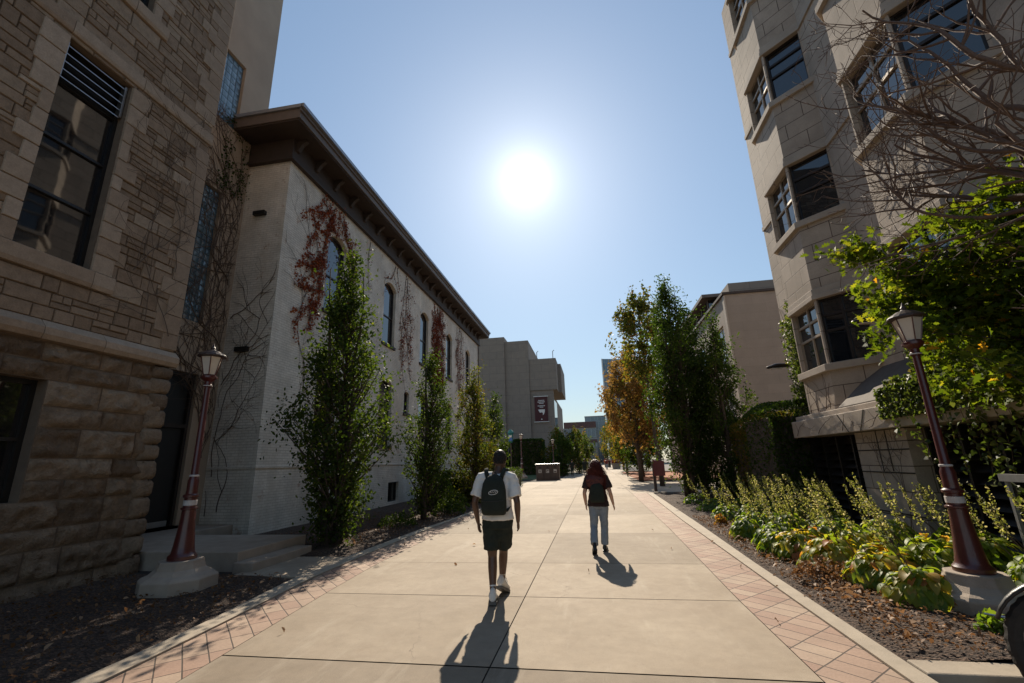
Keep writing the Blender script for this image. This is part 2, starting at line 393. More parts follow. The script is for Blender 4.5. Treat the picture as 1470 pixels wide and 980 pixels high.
# ------------------------------------------------------------------ leaves
DIAMOND = [(-.5, 0), (0, -.28), (.5, 0), (0, .28)]
OVAL = [(-.5, 0), (-.22, -.25), (.15, -.24), (.5, 0), (.15, .24), (-.22, .25)]
OAK = [(-.55, 0), (-.3, -.09), (-.28, -.26), (-.1, -.12), (.0, -.36), (.14, -.14), (.3, -.27), (.34, -.08), (.5, 0),
       (.34, .08), (.3, .27), (.14, .14), (.0, .36), (-.1, .12), (-.28, .26), (-.3, .09)]
MAPLE = [(-.4, 0), (-.3, -.3), (-.05, -.2), (.1, -.42), (.2, -.12), (.5, 0), (.2, .12), (.1, .42), (-.05, .2), (-.3, .3)]
IVY = [(-.4, 0), (-.38, -.28), (-.1, -.38), (.5, 0), (-.1, .38), (-.38, .28)]
def leaves(name, mat, parent, cen, size, tint, shape=DIAMOND, nrm=None, spread=1.0, seed=1, smooth=False, droop=0.0, fold=.25, loc=None):
    g = np.random.default_rng(seed); cen = np.asarray(cen, float); n = len(cen)
    off = Vector((0, 0, 0)); q = parent
    while q is not None: off += q.location; q = q.parent
    cen = cen - np.array(off)
    if loc is not None: cen = cen - np.array(loc)
    nn = g.normal(size=(n, 3)) * spread
    if nrm is not None: nn = nn + np.asarray(nrm)
    nn /= np.linalg.norm(nn, axis=1, keepdims=True) + 1e-9
    a = g.normal(size=(n, 3)); a[:, 2] -= droop
    a -= nn * (a * nn).sum(1, keepdims=True); a /= np.linalg.norm(a, axis=1, keepdims=True) + 1e-9
    b = np.cross(nn, a); sh = np.array(shape); k = len(sh)
    size = np.broadcast_to(size, (n,))[:, None, None]
    V = cen[:, None, :] + size * (a[:, None, :] * sh[None, :, 0, None] + b[:, None, :] * sh[None, :, 1, None] + nn[:, None, :] * (np.abs(sh[None, :, 1, None]) * fold - np.abs(sh[None, :, 0, None]) * fold * .4))
    me = bpy.data.meshes.new(name); me.vertices.add(n * k); me.vertices.foreach_set('co', V.astype(np.float32).ravel())
    me.loops.add(n * k); me.loops.foreach_set('vertex_index', np.arange(n * k, dtype=np.int32))
    me.polygons.add(n); me.polygons.foreach_set('loop_start', np.arange(n, dtype=np.int32) * k)
    try: me.polygons.foreach_set('loop_total', np.full(n, k, dtype=np.int32))
    except Exception: pass
    me.update(calc_edges=True); me.validate()
    at = me.attributes.new('tint', 'FLOAT', 'POINT'); at.data.foreach_set('value', np.repeat(np.clip(np.broadcast_to(tint, (n,)), 0, 1), k).astype(np.float32))
    me.materials.append(MATS[mat])
    o = bpy.data.objects.new(name, me); C.objects.link(o)
    if parent is not None: o.parent = parent
    if loc is not None: o.location = loc
    return o

def tree(name, label, cat, x, y, h, prof, mat, nleaf, nclump, lsize, clr, seed, zb=.0, group=None, stems=1, shape=DIAMOND, trunk=.09, lean=(0, 0), bias=.5, up=1.0, stray=.012):
    """prof: list of (z, radius) ; crown of leaf clumps on ascending limbs"""
    g = np.random.default_rng(seed)
    t = thing(name, label, cat, (x, y, 0), 0, group)
    zs = np.array([p[0] for p in prof]); rs = np.array([p[1] for p in prof])
    mb = MB()
    for s in range(stems):
        ox, oy = (0, 0) if stems == 1 else (g.uniform(-.15, .15), g.uniform(-.15, .15)); px_, py_ = ox * 3, oy * 3
        P = []; Q = []
        for k in range(9):
            f = k / 8; P.append((x + ox + (px_ - ox) * f + lean[0] * f + g.normal() * .025 * (k > 0), y + oy + (py_ - oy) * f + lean[1] * f + g.normal() * .025 * (k > 0), -.05 + h * .94 * f))
            Q.append(max(.012, trunk * (1 - f) ** .8 * (1.25 if k == 0 else 1)))
        mb.tube(P, Q, 8)
    cc = []; cr = []
    while len(cc) < nclump:
        z = g.uniform(zs[0], zs[-1]); Rz = np.interp(z, zs, rs)
        if g.uniform() > (Rz / rs.max()) ** 1.2 + .12: continue
        a = g.uniform(0, 2 * PI); rr = Rz * math.sqrt(g.uniform(.08, 1)) * (1 + .2 * math.sin(2 * a + z * 1.9 + seed) + .2 * math.sin(5.1 * z + seed + a))
        f = z / h
        c = np.array([x + lean[0] * f + rr * math.cos(a), y + lean[1] * f + rr * math.sin(a), z]); cc.append(c); cr.append(rr)
    cc = np.array(cc)
    for i, c in enumerate(cc):
        if i % 2 and clr > .6: continue
        zb_ = max(.25, c[2] - (.3 + cr[i] * .75 * up)); f = zb_ / h
        p0 = Vector((x + lean[0] * f, y + lean[1] * f, zb_)); p2 = Vector(c)
        p1 = p0.lerp(p2, .5) + Vector((g.normal() * .06, g.normal() * .06, -.12 * up))
        mb.tube([p0, p1, p2], [.028, .018, .007], 5)
    mb.build('trunk', 'bark', t, smooth=True)
    per = g.multinomial(nleaf, np.ones(nclump) / nclump)
    L_ = []; T_ = []
    for c, k in zip(cc, per):
        s = clr * g.uniform(.6, 1.35)
        ax = g.normal(size=3) * .45 + np.array([0, 0, 1.1]); ax /= np.linalg.norm(ax)
        d = g.normal(size=(k, 3)) * s * .26 + ax * (g.normal(size=(k, 1)) * s * .62)
        L_.append(c + d); T_.append(np.full(k, g.uniform(-.18, .18)))
    ns = int(nleaf * stray)
    z = g.uniform(zs[0], zs[-1], ns); a = g.uniform(0, 2 * PI, ns); rr = np.interp(z, zs, rs) * g.uniform(.5, 1.2, ns)
    L_.append(np.stack([x + lean[0] * z / h + rr * np.cos(a), y + lean[1] * z / h + rr * np.sin(a), z], 1)); T_.append(np.zeros(ns))
    L_ = np.concatenate(L_); T_ = np.concatenate(T_)
    T_ = np.clip(bias + T_ + g.normal(size=len(T_)) * .18, 0, 1)
    out = L_ - np.array([x, y, 0]); out[:, 2] = .3; 
    leaves('crown', mat, t, L_, lsize * g.uniform(.6, 1.35, len(L_)), T_, shape, nrm=out * .6, seed=seed + 1)
    return t

# ------------------------------------------------------------------ walls
def wall_holes(mb, p0, p1, z0, z1, holes, reveal=.18, mode_out=None, back=True):
    """vertical wall sheet from p0 to p1 (xy) with rectangular/arched holes [(u0,u1,v0,v1,rise)], outward normal = right-hand of p0->p1 turned -90deg"""
    p0 = Vector((*p0, 0)); p1 = Vector((*p1, 0)); d = (p1 - p0); Ln = d.length; d.normalize(); n = Vector((d.y, -d.x, 0))
    P = lambda u, v, w=0: p0 + d * u + n * w + Vector((0, 0, v))
    us = sorted(set([0, Ln] + [h[0] for h in holes] + [h[1] for h in holes])); vs = sorted(set([z0, z1] + [h[2] for h in holes] + [h[3] for h in holes]))
    for i in range(len(us) - 1):
        for j in range(len(vs) - 1):
            um, vm = (us[i] + us[i + 1]) / 2, (vs[j] + vs[j + 1]) / 2
            if any(h[0] < um < h[1] and h[2] < vm < h[3] for h in holes): continue
            mb.quad(P(us[i], vs[j]), P(us[i + 1], vs[j]), P(us[i + 1], vs[j + 1]), P(us[i], vs[j + 1]))
    for h in holes:
        u0, u1, v0, v1 = h[:4]; rise = h[4] if len(h) > 4 else 0; r = -reveal
        mb.quad(P(u0, v0), P(u1, v0), P(u1, v0, r), P(u0, v0, r))
        vt = v1 - rise
        mb.quad(P(u0, v0), P(u0, v0, r), P(u0, vt, r), P(u0, vt)); mb.quad(P(u1, v0, r), P(u1, v0), P(u1, vt), P(u1, vt, r))
        K = 10 if rise else 1; arc = []
        for k in range(K + 1):
            f = k / K; arc.append((u0 + (u1 - u0) * f, vt + rise * (1 - (2 * f - 1) ** 2) if rise else v1))
        for k in range(K):
            (ua, va), (ub, vb) = arc[k], arc[k + 1]
            mb.quad(P(ua, va), P(ua, va, r), P(ub, vb, r), P(ub, vb))
            if rise: mb.quad(P(ua, va), P(ub, vb), P(ub, v1 + .0), P(ua, v1 + .0))
    return P

def ashlar(mb, P, u0, u1, v0, v1, holes, hr, wr, depth=.02, joint=.012, bulge=0, seed=1, split=.35, tr=(.1, .9)):
    g = random.Random(seed)
    zs = sorted(set([v0, v1] + [z for h in holes for z in (h[2], h[3]) if v0 < z < v1]))
    rows = []
    for a, b in zip(zs[:-1], zs[1:]):
        n = max(1, round((b - a) / ((hr[0] + hr[1]) / 2))); ws = [g.uniform(hr[0], hr[1]) for _ in range(n)]; s = sum(ws); z = a
        for w in ws: rows.append((z, z + w * (b - a) / s)); z += w * (b - a) / s
    def block(a, b, c, d):
        t = g.uniform(*tr)
        if g.random() < .08: t = min(1, t + .4)
        dp = g.uniform(0, depth); j = joint / 2
        a += j; b -= j; c += j; d -= j
        if b - a < .02 or d - c < .02: return
        if not bulge:
            e = min(.008, (d - c) * .15)
            q = [P(a, c, -.012), P(b, c, -.012), P(b, d, -.012), P(a, d, -.012)]
            w = [P(a + e + g.uniform(0, .004), c + e, dp), P(b - e, c + e + g.uniform(0, .004), dp + g.uniform(-.004, .004)), P(b - e, d - e, dp + g.uniform(-.004, .004)), P(a + e, d - e - g.uniform(0, .004), dp)]
            mb.add(q + w, [(4, 5, 6, 7), (0, 1, 5, 4), (1, 2, 6, 5), (2, 3, 7, 6), (3, 0, 4, 7)], t)
        else:
            nu = max(4, int((b - a) / .05)); nv = max(4, int((d - c) / .05)); vs = []; so = g.uniform(0, 100)
            for y in range(nv + 1):
                for x in range(nu + 1):
                    fu, fv = x / nu, y / nv; uu = a + (b - a) * fu; vv = c + (d - c) * fv
                    ed = min(fu * (b - a), (1 - fu) * (b - a), fv * (d - c), (1 - fv) * (d - c)); k = min(1, ed / .04)
                    k = math.sqrt(1 - (1 - k) ** 2) * (1 + .5 * noise.noise(Vector((uu * 5, vv * 5, so))))
                    nn = noise.noise(Vector((uu * 3 + so, vv * 4, so))) * .9 + noise.noise(Vector((uu * 8, vv * 8 + so, 3))) * .9 + noise.noise(Vector((uu * 17, vv * 17 + so, 7))) * .45
                    vs.append(P(uu, vv, -.015 + k * (bulge * (.75 + nn))))
            fs = [(y * (nu + 1) + x, y * (nu + 1) + x + 1, (y + 1) * (nu + 1) + x + 1, (y + 1) * (nu + 1) + x) for y in range(nv) for x in range(nu)]
            mb.add(vs, fs, t)
    for (z, zt) in rows:
        zm = (z + zt) / 2
        cuts = sorted([(h[0], h[1]) for h in holes if h[2] < zm < h[3]]); iv = []; s = u0
        for (a, b) in cuts:
            if a > s: iv.append((s, min(a, u1)))
            s = max(s, b)
        if s < u1: iv.append((s, u1))
        for (a, b) in iv:
            u = a + (0 if a != u0 else -g.uniform(0, .2)); u = max(u, a)
            while u < b - 1e-6:
                w = g.uniform(*wr); 
                if b - (u + w) < wr[0] * .6: w = b - u
                if g.random() < split and (zt - z) > hr[0] * 1.0:
                    zc = z + (zt - z) * g.uniform(.38, .62); block(u, u + w, z, zc)
                    if g.random() < .5: block(u, u + w, zc, zt)
                    else:
                        k = u + w * g.uniform(.35, .65); block(u, k, zc, zt); block(k, u + w, zc, zt)
                else: block(u, u + w, z, zt)
                u += w

def P_facing(p0, d, n):
    p0 = Vector(p0); d = Vector(d); n = Vector(n)
    return lambda u, v, w=0: p0 + d * u + n * w + Vector((0, 0, v))

def window(parent, P, u0, u1, v0, v1, frame='black_frame', glass='dark_glass', depth=-.12, fw=.06, vbars=(), hbars=(), rise=0, bar=.04, name='window', sub=True):
    """pane = window mesh; frame = child"""
    mb = MB(); a, b = P(u0, v0, depth), P(u1, v0, depth)
    if rise:
        pts = [P(u0, v0, depth), P(u1, v0, depth)] + [P(u1 - (u1 - u0) * k / 8, v1 - rise + rise * (1 - (2 * k / 8 - 1) ** 2), depth) for k in range(9)]
        mb.poly(pts)
    else: mb.quad(P(u0, v0, depth), P(u1, v0, depth), P(u1, v1, depth), P(u0, v1, depth))
    w = mb.build(name, glass, parent)
    fr = MB()
    def bx(a, b, c, d, e0=.0, e1=.05):
        q = [P(a, c, depth + e0), P(b, c, depth + e0), P(b, c, depth + e1), P(a, c, depth + e1), P(a, d, depth + e0), P(b, d, depth + e0), P(b, d, depth + e1), P(a, d, depth + e1)]
        fr.add(q, [(0, 1, 2, 3), (4, 7, 6, 5), (0, 4, 5, 1), (1, 5, 6, 2), (2, 6, 7, 3), (3, 7, 4, 0)])
    bx(u0, u0 + fw, v0, v1 - rise); bx(u1 - fw, u1, v0, v1 - rise); bx(u0 + fw, u1 - fw, v0, v0 + fw)
    if rise:
        for k in range(8):
            f0, f1 = k / 8, (k + 1) / 8
            zz = lambda f: v1 - rise + rise * (1 - (2 * f - 1) ** 2)
            A = [(u0 + (u1 - u0) * f0, zz(f0)), (u0 + (u1 - u0) * f1, zz(f1))]
            q = []
            for e in (0, .05):
                for (uu, vv) in A: q += [P(uu, vv - fw * 1.2, depth + e), P(uu, vv, depth + e)]
            fr.add(q, [(0, 1, 3, 2), (4, 6, 7, 5), (0, 2, 6, 4), (1, 5, 7, 3)])
    else: bx(u0 + fw, u1 - fw, v1 - fw, v1)
    for f in vbars: c = u0 + (u1 - u0) * f; bx(c - bar / 2, c + bar / 2, v0 + fw, v1 - (fw if not rise else rise * .6), .002, .042)
    for f in hbars: c = v0 + (v1 - v0) * f; bx(u0 + fw, u1 - fw, c - bar / 2, c + bar / 2, .004, .046)
    fr.build('window_frame', frame, w)
    return w

# ================================================================== GROUND
def interp(tab, y):
    return float(np.interp(y, [t[0] for t in tab], [t[1] for t in tab]))
SL = [(-8, -3.3), (3.7, -3.46), (6.3, -3.73), (8, -3.86), (13.5, -3.93), (17.5, -3.88), (24, -3.9)]
BL = [(-8, -4.0), (3.6, -4.08), (5, -4.2), (7, -4.42), (8.6, -4.46), (12, -4.42), (17.5, -4.12), (24, -4.1)]
KL = [(-8, -4.25), (3.6, -4.32), (5, -4.42), (6.9, -4.7), (8.6, -4.73), (11.9, -4.64), (14.3, -4.45), (17.5, -4.31), (24, -4.3)]
SR = [(-8, 1.6), (6.3, 1.57), (12, 1.68), (23.9, 1.74)]
BR = [(-8, 2.17), (6.5, 2.18), (10.5, 2.22), (13.4, 2.24), (23.9, 2.48)]
KR = [(-8, 2.33), (4.7, 2.35), (8.1, 2.38), (13.1, 2.52), (23.9, 2.74)]
mb = MB(); mb.quad((-500, -120, -.16), (500, -120, -.16), (500, 900, -.16), (-500, 900, -.16)); struct(mb.build('ground', 'ground'))
mb = MB(); mb.quad((-14, -8, -.014), (2.35, -8, -.014), (2.35, 150, -.014), (-14, 150, -.014)); mb.quad((2.3501, 4.6, -.014), (8, 4.6, -.014), (8, 150, -.014), (2.3501, 150, -.014)); struct(mb.build('pavement_bed', 'joint'))

# concrete slabs (joints are gaps between them)
mb = MB(); ys = [-8, -4, -1.5, .8, 2.4, 4.22, 6.25, 8.2, 11.4, 15.1, 18.7, 22.4, 23.9]
cx = -0.98
g = random.Random(3)
for a, b in zip(ys[:-1], ys[1:]):
    for side in (0, 1):
        f = .006 if a != 4.22 and b != 4.22 else .011
        steps = 3; Lp = []; Rp = []
        for k in range(steps + 1):
            y = a + f + (b - a - 2 * f) * k / steps
            Lp.append((interp(SL, y) if side == 0 else cx + .006, y)); Rp.append((cx - .006 if side == 0 else interp(SR, y), y))
        t = g.uniform(.2, .85) if a > 4 else .12
        pts = Lp[::-1] + Rp
        mb.poly([(x, y, 0) for x, y in (Rp + Lp[::-1])], t)
# plaza beyond
g = random.Random(5)
yy = [23.92, 29, 34, 39, 44, 50, 57, 65, 75, 90, 110, 150]
for a, b in zip(yy[:-1], yy[1:]):
    xs = [-5.6, -3.9, -.98, 1.74, 2.74, 7.9] if a < 34 else ([-5.6, -3.2, -.5, 2.6] if a < 39 else [-3.2, -.5, 2.3, 5.2])
    if a < 34: xs = [-5.6, -3.9, -.98, 1.74, 4.8, 7.98]
    for c, d in zip(xs[:-1], xs[1:]):
        mb.quad((c + .006, a + .006, 0), (d - .006, a + .006, 0), (d - .006, b - .006, 0), (c + .006, b - .006, 0), g.uniform(.45, 1))
struct(mb.build('pavement', 'pavement', tint=True))

def band(tabA, tabB, y0, y1, z, step=.5, ztop=None):
    mb = MB(); n = max(1, int((y1 - y0) / step)); rsA = []
    for k in range(n):
        a = y0 + (y1 - y0) * k / n; b = y0 + (y1 - y0) * (k + 1) / n
        q = [(interp(tabA, a), a), (interp(tabB, a), a), (interp(tabB, b), b), (interp(tabA, b), b)]
        if ztop is None: mb.quad(*[(x, y, z) for x, y in q])
        else: mb.prism(q, z, ztop)
    return mb
ofs = lambda T, d: [(y, x + d) for y, x in T]
struct(band(BL, ofs(SL, -.008), -8, 23.9, .0).build('brick_border', 'paver'))
struct(band(ofs(SR, .008), BR, -8, 23.9, .0).build('brick_border', 'paver'))
def kerb(tabA, tabB, y0, y1, name='kerb'):
    mb = MB(); n = int((y1 - y0) / .6) ; g = random.Random(9)
    rows = [[(interp(tabA, y), y, -.2), (interp(tabA, y), y, .018), (interp(tabB, y), y, .018), (interp(tabB, y), y, -.2)] for y in [y0 + (y1 - y0) * k / n for k in range(n + 1)]]
    mb.rings([r for r in rows]); return struct(mb.build(name, 'kerb'))
kerb(ofs(KL, 0), ofs(BL, -.006), -8, 23.9)
kerb(ofs(BR, .006), KR, -8, 23.9)
mb = MB(); mb.box(2.375, 9, 4.40, 4.66, -.2, .022); struct(mb.build('kerb', 'kerb', bevel=.015))
mb = MB(); mb.box(2.76, 4.4, 23.62, 23.88, -.1, .06); struct(mb.build('kerb', 'kerb', bevel=.01))
mb = MB(); mb.quad((2.36, -8, -.13), (9, -8, -.13), (9, 4.5, -.13), (2.36, 4.5, -.13), .2); struct(mb.build('side_pavement', 'pavement', tint=True))
# beds : undulating sheets
def bed(name, mat, x0, x1, y0, y1, h=.05, lim=None, seed=1, step=.16, base=0.0):
    mb = MB(); nx = max(2, int((x1 - x0) / step)); ny = max(2, int((y1 - y0) / step)); vs = []
    for j in range(ny + 1):
        y = y0 + (y1 - y0) * j / ny
        a, b = (x0, x1) if lim is None else lim(y)
        for i in range(nx + 1):
            f = i / nx; x = a + (b - a) * f
            e = min(1, min(f * (b - a), (1 - f) * (b - a)) / .35)
            vs.append((x, y, base - .015 + e * (h + .05 * noise.noise(Vector((x * .9, y * .9, seed))) + .022 * noise.noise(Vector((x * 5, y * 5, seed))))))
    mb.add(vs, [(j * (nx + 1) + i, j * (nx + 1) + i + 1, (j + 1) * (nx + 1) + i + 1, (j + 1) * (nx + 1) + i) for j in range(ny) for i in range(nx)])
    return struct(mb.build(name, mat, smooth=True))
bed('mulch', 'mulch', 0, 1, -3, 7.0, .05, lambda y: (-8.2, interp(KL, y) - .003), 1)
bed('mulch', 'mulch', 0, 1, 8.58, 24, .05, lambda y: (-9.2, interp(KL, y) - .003), 2)
bed('mulch', 'mulch', 0, 1, 4.66, 23.6, .07, lambda y: (interp(KR, y) + .003, 7.2), 3)
bed('red_mulch', 'red_mulch', 3.4, 14, 37, 62, .04, None, 4, .6, .02)
bed('lawn', 'grass', -30, -5.7, 43.6, 90, .06, None, 5, 1.5, .02)
mb = MB(); mb.box(-5.9, -4.62, 7.02, 8.56, -.08, .012, .5); struct(mb.build('entry_slab', 'pavement', tint=True))

# chips and fallen leaves lying on the mulch
g = np.random.default_rng(4)
def scatter(n, x0, x1, y0, y1, f=None):
    P = np.stack([g.uniform(x0, x1, n), g.uniform(y0, y1, n), np.zeros(n)], 1)
    if f is not None: P = P[[f(*p) for p in P]]
    return P
inL = lambda x, y, z: -8.8 < x < interp(KL, y) - .05 and not (-10 < x < -4.5 and 6.9 < y < 9.4)
inR = lambda x, y, z: interp(KR, y) + .05 < x < 6
A = scatter(9000, -8, -4.4, 2.2, 16, inL); A[:, 2] = .055 + g.uniform(0, .03, len(A))
struct(leaves('mulch_chips', 'leaf_dead', None, A, .035 * g.uniform(.5, 1.6, len(A)), g.uniform(0, .45, len(A)), DIAMOND, nrm=np.array([0, 0, 2.]), seed=3), 'stuff')
A = scatter(12000, 2.4, 5, 4.7, 14, inR); A[:, 2] = .06 + g.uniform(0, .035, len(A))
struct(leaves('mulch_chips', 'leaf_dead', None, A, .035 * g.uniform(.5, 1.6, len(A)), g.uniform(0, .6, len(A)), DIAMOND, nrm=np.array([0, 0, 2.]), seed=5), 'stuff')
A = np.concatenate([scatter(260, -7, -4.5, 2.6, 12, inL), scatter(260, 2.45, 3.9, 4.8, 12, inR), np.stack([g.normal(2.85, .2, 150), g.normal(6.3, .45, 150), np.zeros(150)], 1), scatter(22, -4.3, 2.4, 3, 16)])
inb = np.array([(p[0] < -4.75) or (p[0] > 2.5) for p in A]); A[:, 2] = np.where(inb, .085, .02) + g.uniform(0, .02, len(A))
struct(leaves('fallen_leaves', 'leaf_dead', None, A, .075 * g.uniform(.4, 1.2, len(A)), g.uniform(.3, 1, len(A)), OVAL, nrm=np.array([0, 0, 1.4]), seed=6, fold=.5), 'stuff')

# ================================================================== LEFT: stone building
XS = -8.0
SB = thing('stone_building', 'brown rubble stone building with rusticated base and tall dark louvred window, at left edge', 'building', (XS, 2, 0))
Pst = P_facing((XS, 0, 0), (0, 1, 0), (1, 0, 0))
WN = (4.51, 5.56, 4.91, 8.64); WU = (4.55, 5.6, 10.42, 13.9); WB = (3.75, 5.37, 1.3, 3.05)
WN2 = (1.2, 2.25, 4.91, 8.64)
mb = MB()
hl = [(h[0] + 4, h[1] + 4, h[2], h[3]) for h in (WN, WU, WB, WN2)]
wall_holes(mb, (XS - .02, -4), (XS - .02, 7.29), -.1, 18, hl, .28)
mb.box(-15, XS - .02, 7.0, 7.29, -.1, 18); mb.box(-15, -8.4, -4, 6.99, 17.9, 18)
mb.build('wall', 'mortar', SB)
mb = MB()
sur = []     # dressed surrounds reserve space
def surround(h, g):
    out = []
    z = h[2] - .0
    while z < h[3] - .05:
        hh = g.uniform(.26, .4); zt = min(h[3], z + hh)
        if h[3] - zt < .15: zt = h[3]
        for sgn in (0, 1):
            w = g.choice([.17, .34, .2, .38])
            out.append((h[0] - w, h[0], z, zt) if sgn == 0 else (h[1], h[1] + w, z, zt))
        z = zt
    return out
gq = random.Random(12)
q1 = surround(WN, gq); q2 = surround(WU, gq); q3 = surround(WN2, gq)
bands = [(-4, 7.3, 8.72, 8.97), (4.2, 5.9, 4.6, 4.91), (4.2, 5.9, 10.12, 10.42), (.9, 2.6, 4.6, 4.91), (-4, 7.3, 3.62, 3.92)]
holes_u = [WN, WU, WN2] + bands
ashlar(mb, Pst, 0.0, 7.3, 3.92, 16.5, holes_u, (.15, .3), (.22, .62), .022, .012, 0, 5, .3)
# return face of the corner
ashlar(mb, P_facing((XS - .0, 7.3, 0), (-1, 0, 0), (0, 1, 0)), 0, 2.5, 3.92, 16.5, [], (.2, .34), (.25, .6), .02, .012, 0, 6)
mb.build('rubble_facing', 'rubble_stone', SB, tint=True)
for qs in (q1, q2, q3):
  mb = MB()
  for q in qs:
    a, b, c, d = q; j = .006
    pts = [Pst(a + j, c + j, .0), Pst(b - j, c + j, .0), Pst(b - j, d - j, .0), Pst(a + j, d - j, .0)]
    pr = .034 + gq.uniform(0, .006)
    f2 = [Pst(a + j + .006, c + j + .006, pr), Pst(b - j, c + j + .006, pr), Pst(b - j, d - j - .006, pr), Pst(a + j + .006, d - j - .006, pr)]
    mb.add(pts + f2, [(4, 5, 6, 7), (0, 1, 5, 4), (1, 2, 6, 5), (2, 3, 7, 6), (3, 0, 4, 7)], gq.uniform(.1, 1))
  mb.build('window_surround', 'dressed_stone', SB, tint=True, bevel=.006)
mb = MB(); z = 3.95; k = 0
while z < 16:     # corner quoins
    hh = gq.uniform(.28, .4); w = .5 if k % 2 else .3
    if not (8.5 < z + hh / 2 < 9.1):
        mb.box(XS - .3, XS + .03, 7.3 - w, 7.33, z + .006, z + hh - .006, gq.uniform(0, .5))
    z += hh; k += 1
mb.build('corner_quoins', 'dressed_stone', SB, tint=True, bevel=.006)
mb = MB()
def strip(y0, y1, z0, z1, pr, seg=1.1, sl=0):
    y = y0
    while y < y1 - .05:
        w = min(gq.uniform(.8, 1.5), y1 - y)
        if y1 - (y + w) < .3: w = y1 - y
        j = .004; t = gq.uniform(0, .8)
        pr_ = [(XS - .02, z0), (XS + pr * .7, z0), (XS + pr, z0 + (z1 - z0) * .25), (XS + pr, z0 + (z1 - z0) * (.6 if sl else 1)), (XS - .02 + (.03 if sl else 0), z1)]
        mb.rings([[(x, yy, zz) for x, zz in pr_] for yy in (y + j, y + w - j)], tint=t)
        y += w
for nm, ar in (('string_course', (-4, 7.36, 3.62, 3.92, .12, 1.1, 1)), ('string_course', (-4, 7.34, 8.72, 8.97, .05)), ('window_sill', (4.15, 5.95, 4.62, 4.905, .07)), ('window_sill', (.85, 2.65, 4.62, 4.905, .07)), ('window_sill', (4.15, 5.95, 10.14, 10.415, .07))):
    mb = MB(); strip(*ar); mb.build(nm, 'dressed_stone', SB, tint=True, bevel=.006)
mb = MB()
ashlar(mb, Pst, 1.5, 7.22, -.12, 3.60, [WB], (.27, .44), (.4, 1.3), .0, .02, .065, 8, 0.0, (.0, 1))
ashlar(mb, P_facing((XS + .02, 7.24, 0), (-1, 0, 0), (0, 1, 0)), 0, 1.6, -.12, 3.60, [], (.3, .42), (.5, 1.0), .0, .02, .055, 9, 0.0, (.0, 1))
gr = random.Random(77); zc = -.1
while zc < 3.5:
    hh = min(gr.uniform(.27, .42), 3.6 - zc); cx0, cy0 = XS - .05, 7.22; rr = []
    for k in range(7):
        f = k / 6; z = zc + .01 + (hh - .02) * f; b = math.sqrt(max(0, 1 - (2 * f - 1) ** 2)) ** .7; e = .05 + .055 * b
        j = lambda q: .018 * noise.noise(Vector((q * 3.1, z * 9, zc)))
        rr.append([(XS - .3, 6.95, z), (XS + .01 + .04 * b, 6.95, z), (XS + .01 + e * .8 + j(1), 7.12 + j(2), z), (XS + .0 + e * .75 + j(3), 7.24 + e * .5, z), (XS - .04 + j(4), 7.28 + e + j(5), z), (XS - .16, 7.27 + e + j(6), z), (XS - .3, 7.2, z)])
    mb.rings(rr, tint=gr.uniform(.1, .9)); zc += hh
mb.build('rusticated_base', 'rough_stone', SB, tint=True, smooth=True)
for W in (WN, WN2):
    w = window(SB, Pst, W[0], W[1], W[2], W[3] - .72, 'black_frame', 'dark_glass', -.2, .055, (), (.345, .66), bar=.045)
    # louvre in the top of the opening
    mb = MB()
    mb.quad(Pst(W[0], W[3] - .72, -.22), Pst(W[1], W[3] - .72, -.22), Pst(W[1], W[3], -.22), Pst(W[0], W[3], -.22))
    fr = mb.build('louvre_vent', 'black_frame', SB)
    mb = MB()
    for k in range(5):
        zc = W[3] - .68 + k * .155
        mb.add([Pst(W[0] + .05, zc - .03, -.08), Pst(W[1] - .05, zc - .03, -.08), Pst(W[1] - .05, zc + .03, -.16), Pst(W[0] + .05, zc + .03, -.16),
                Pst(W[0] + .05, zc - .045, -.08), Pst(W[1] - .05, zc - .045, -.08), Pst(W[1] - .05, zc + .015, -.16), Pst(W[0] + .05, zc + .015, -.16)],
               [(0, 1, 2, 3), (7, 6, 5, 4), (0, 4, 5, 1), (2, 6, 7, 3), (0, 3, 7, 4), (1, 5, 6, 2)])
    mb.box(XS - .17, XS - .07, W[0] + .02, W[0] + .06, W[3] - .7, W[3] - .03); mb.box(XS - .17, XS - .07, W[1] - .06, W[1] - .02, W[3] - .7, W[3] - .03)
    mb.build('louvre_blade', 'steel', fr)
window(SB, Pst, *WU, 'black_frame', 'dark_glass', -.2, .055, (), (.33, .66))
window(SB, Pst, *WB, 'black_frame', 'dark_glass', -.25, .07, (.5,), (.5,), bar=.05)

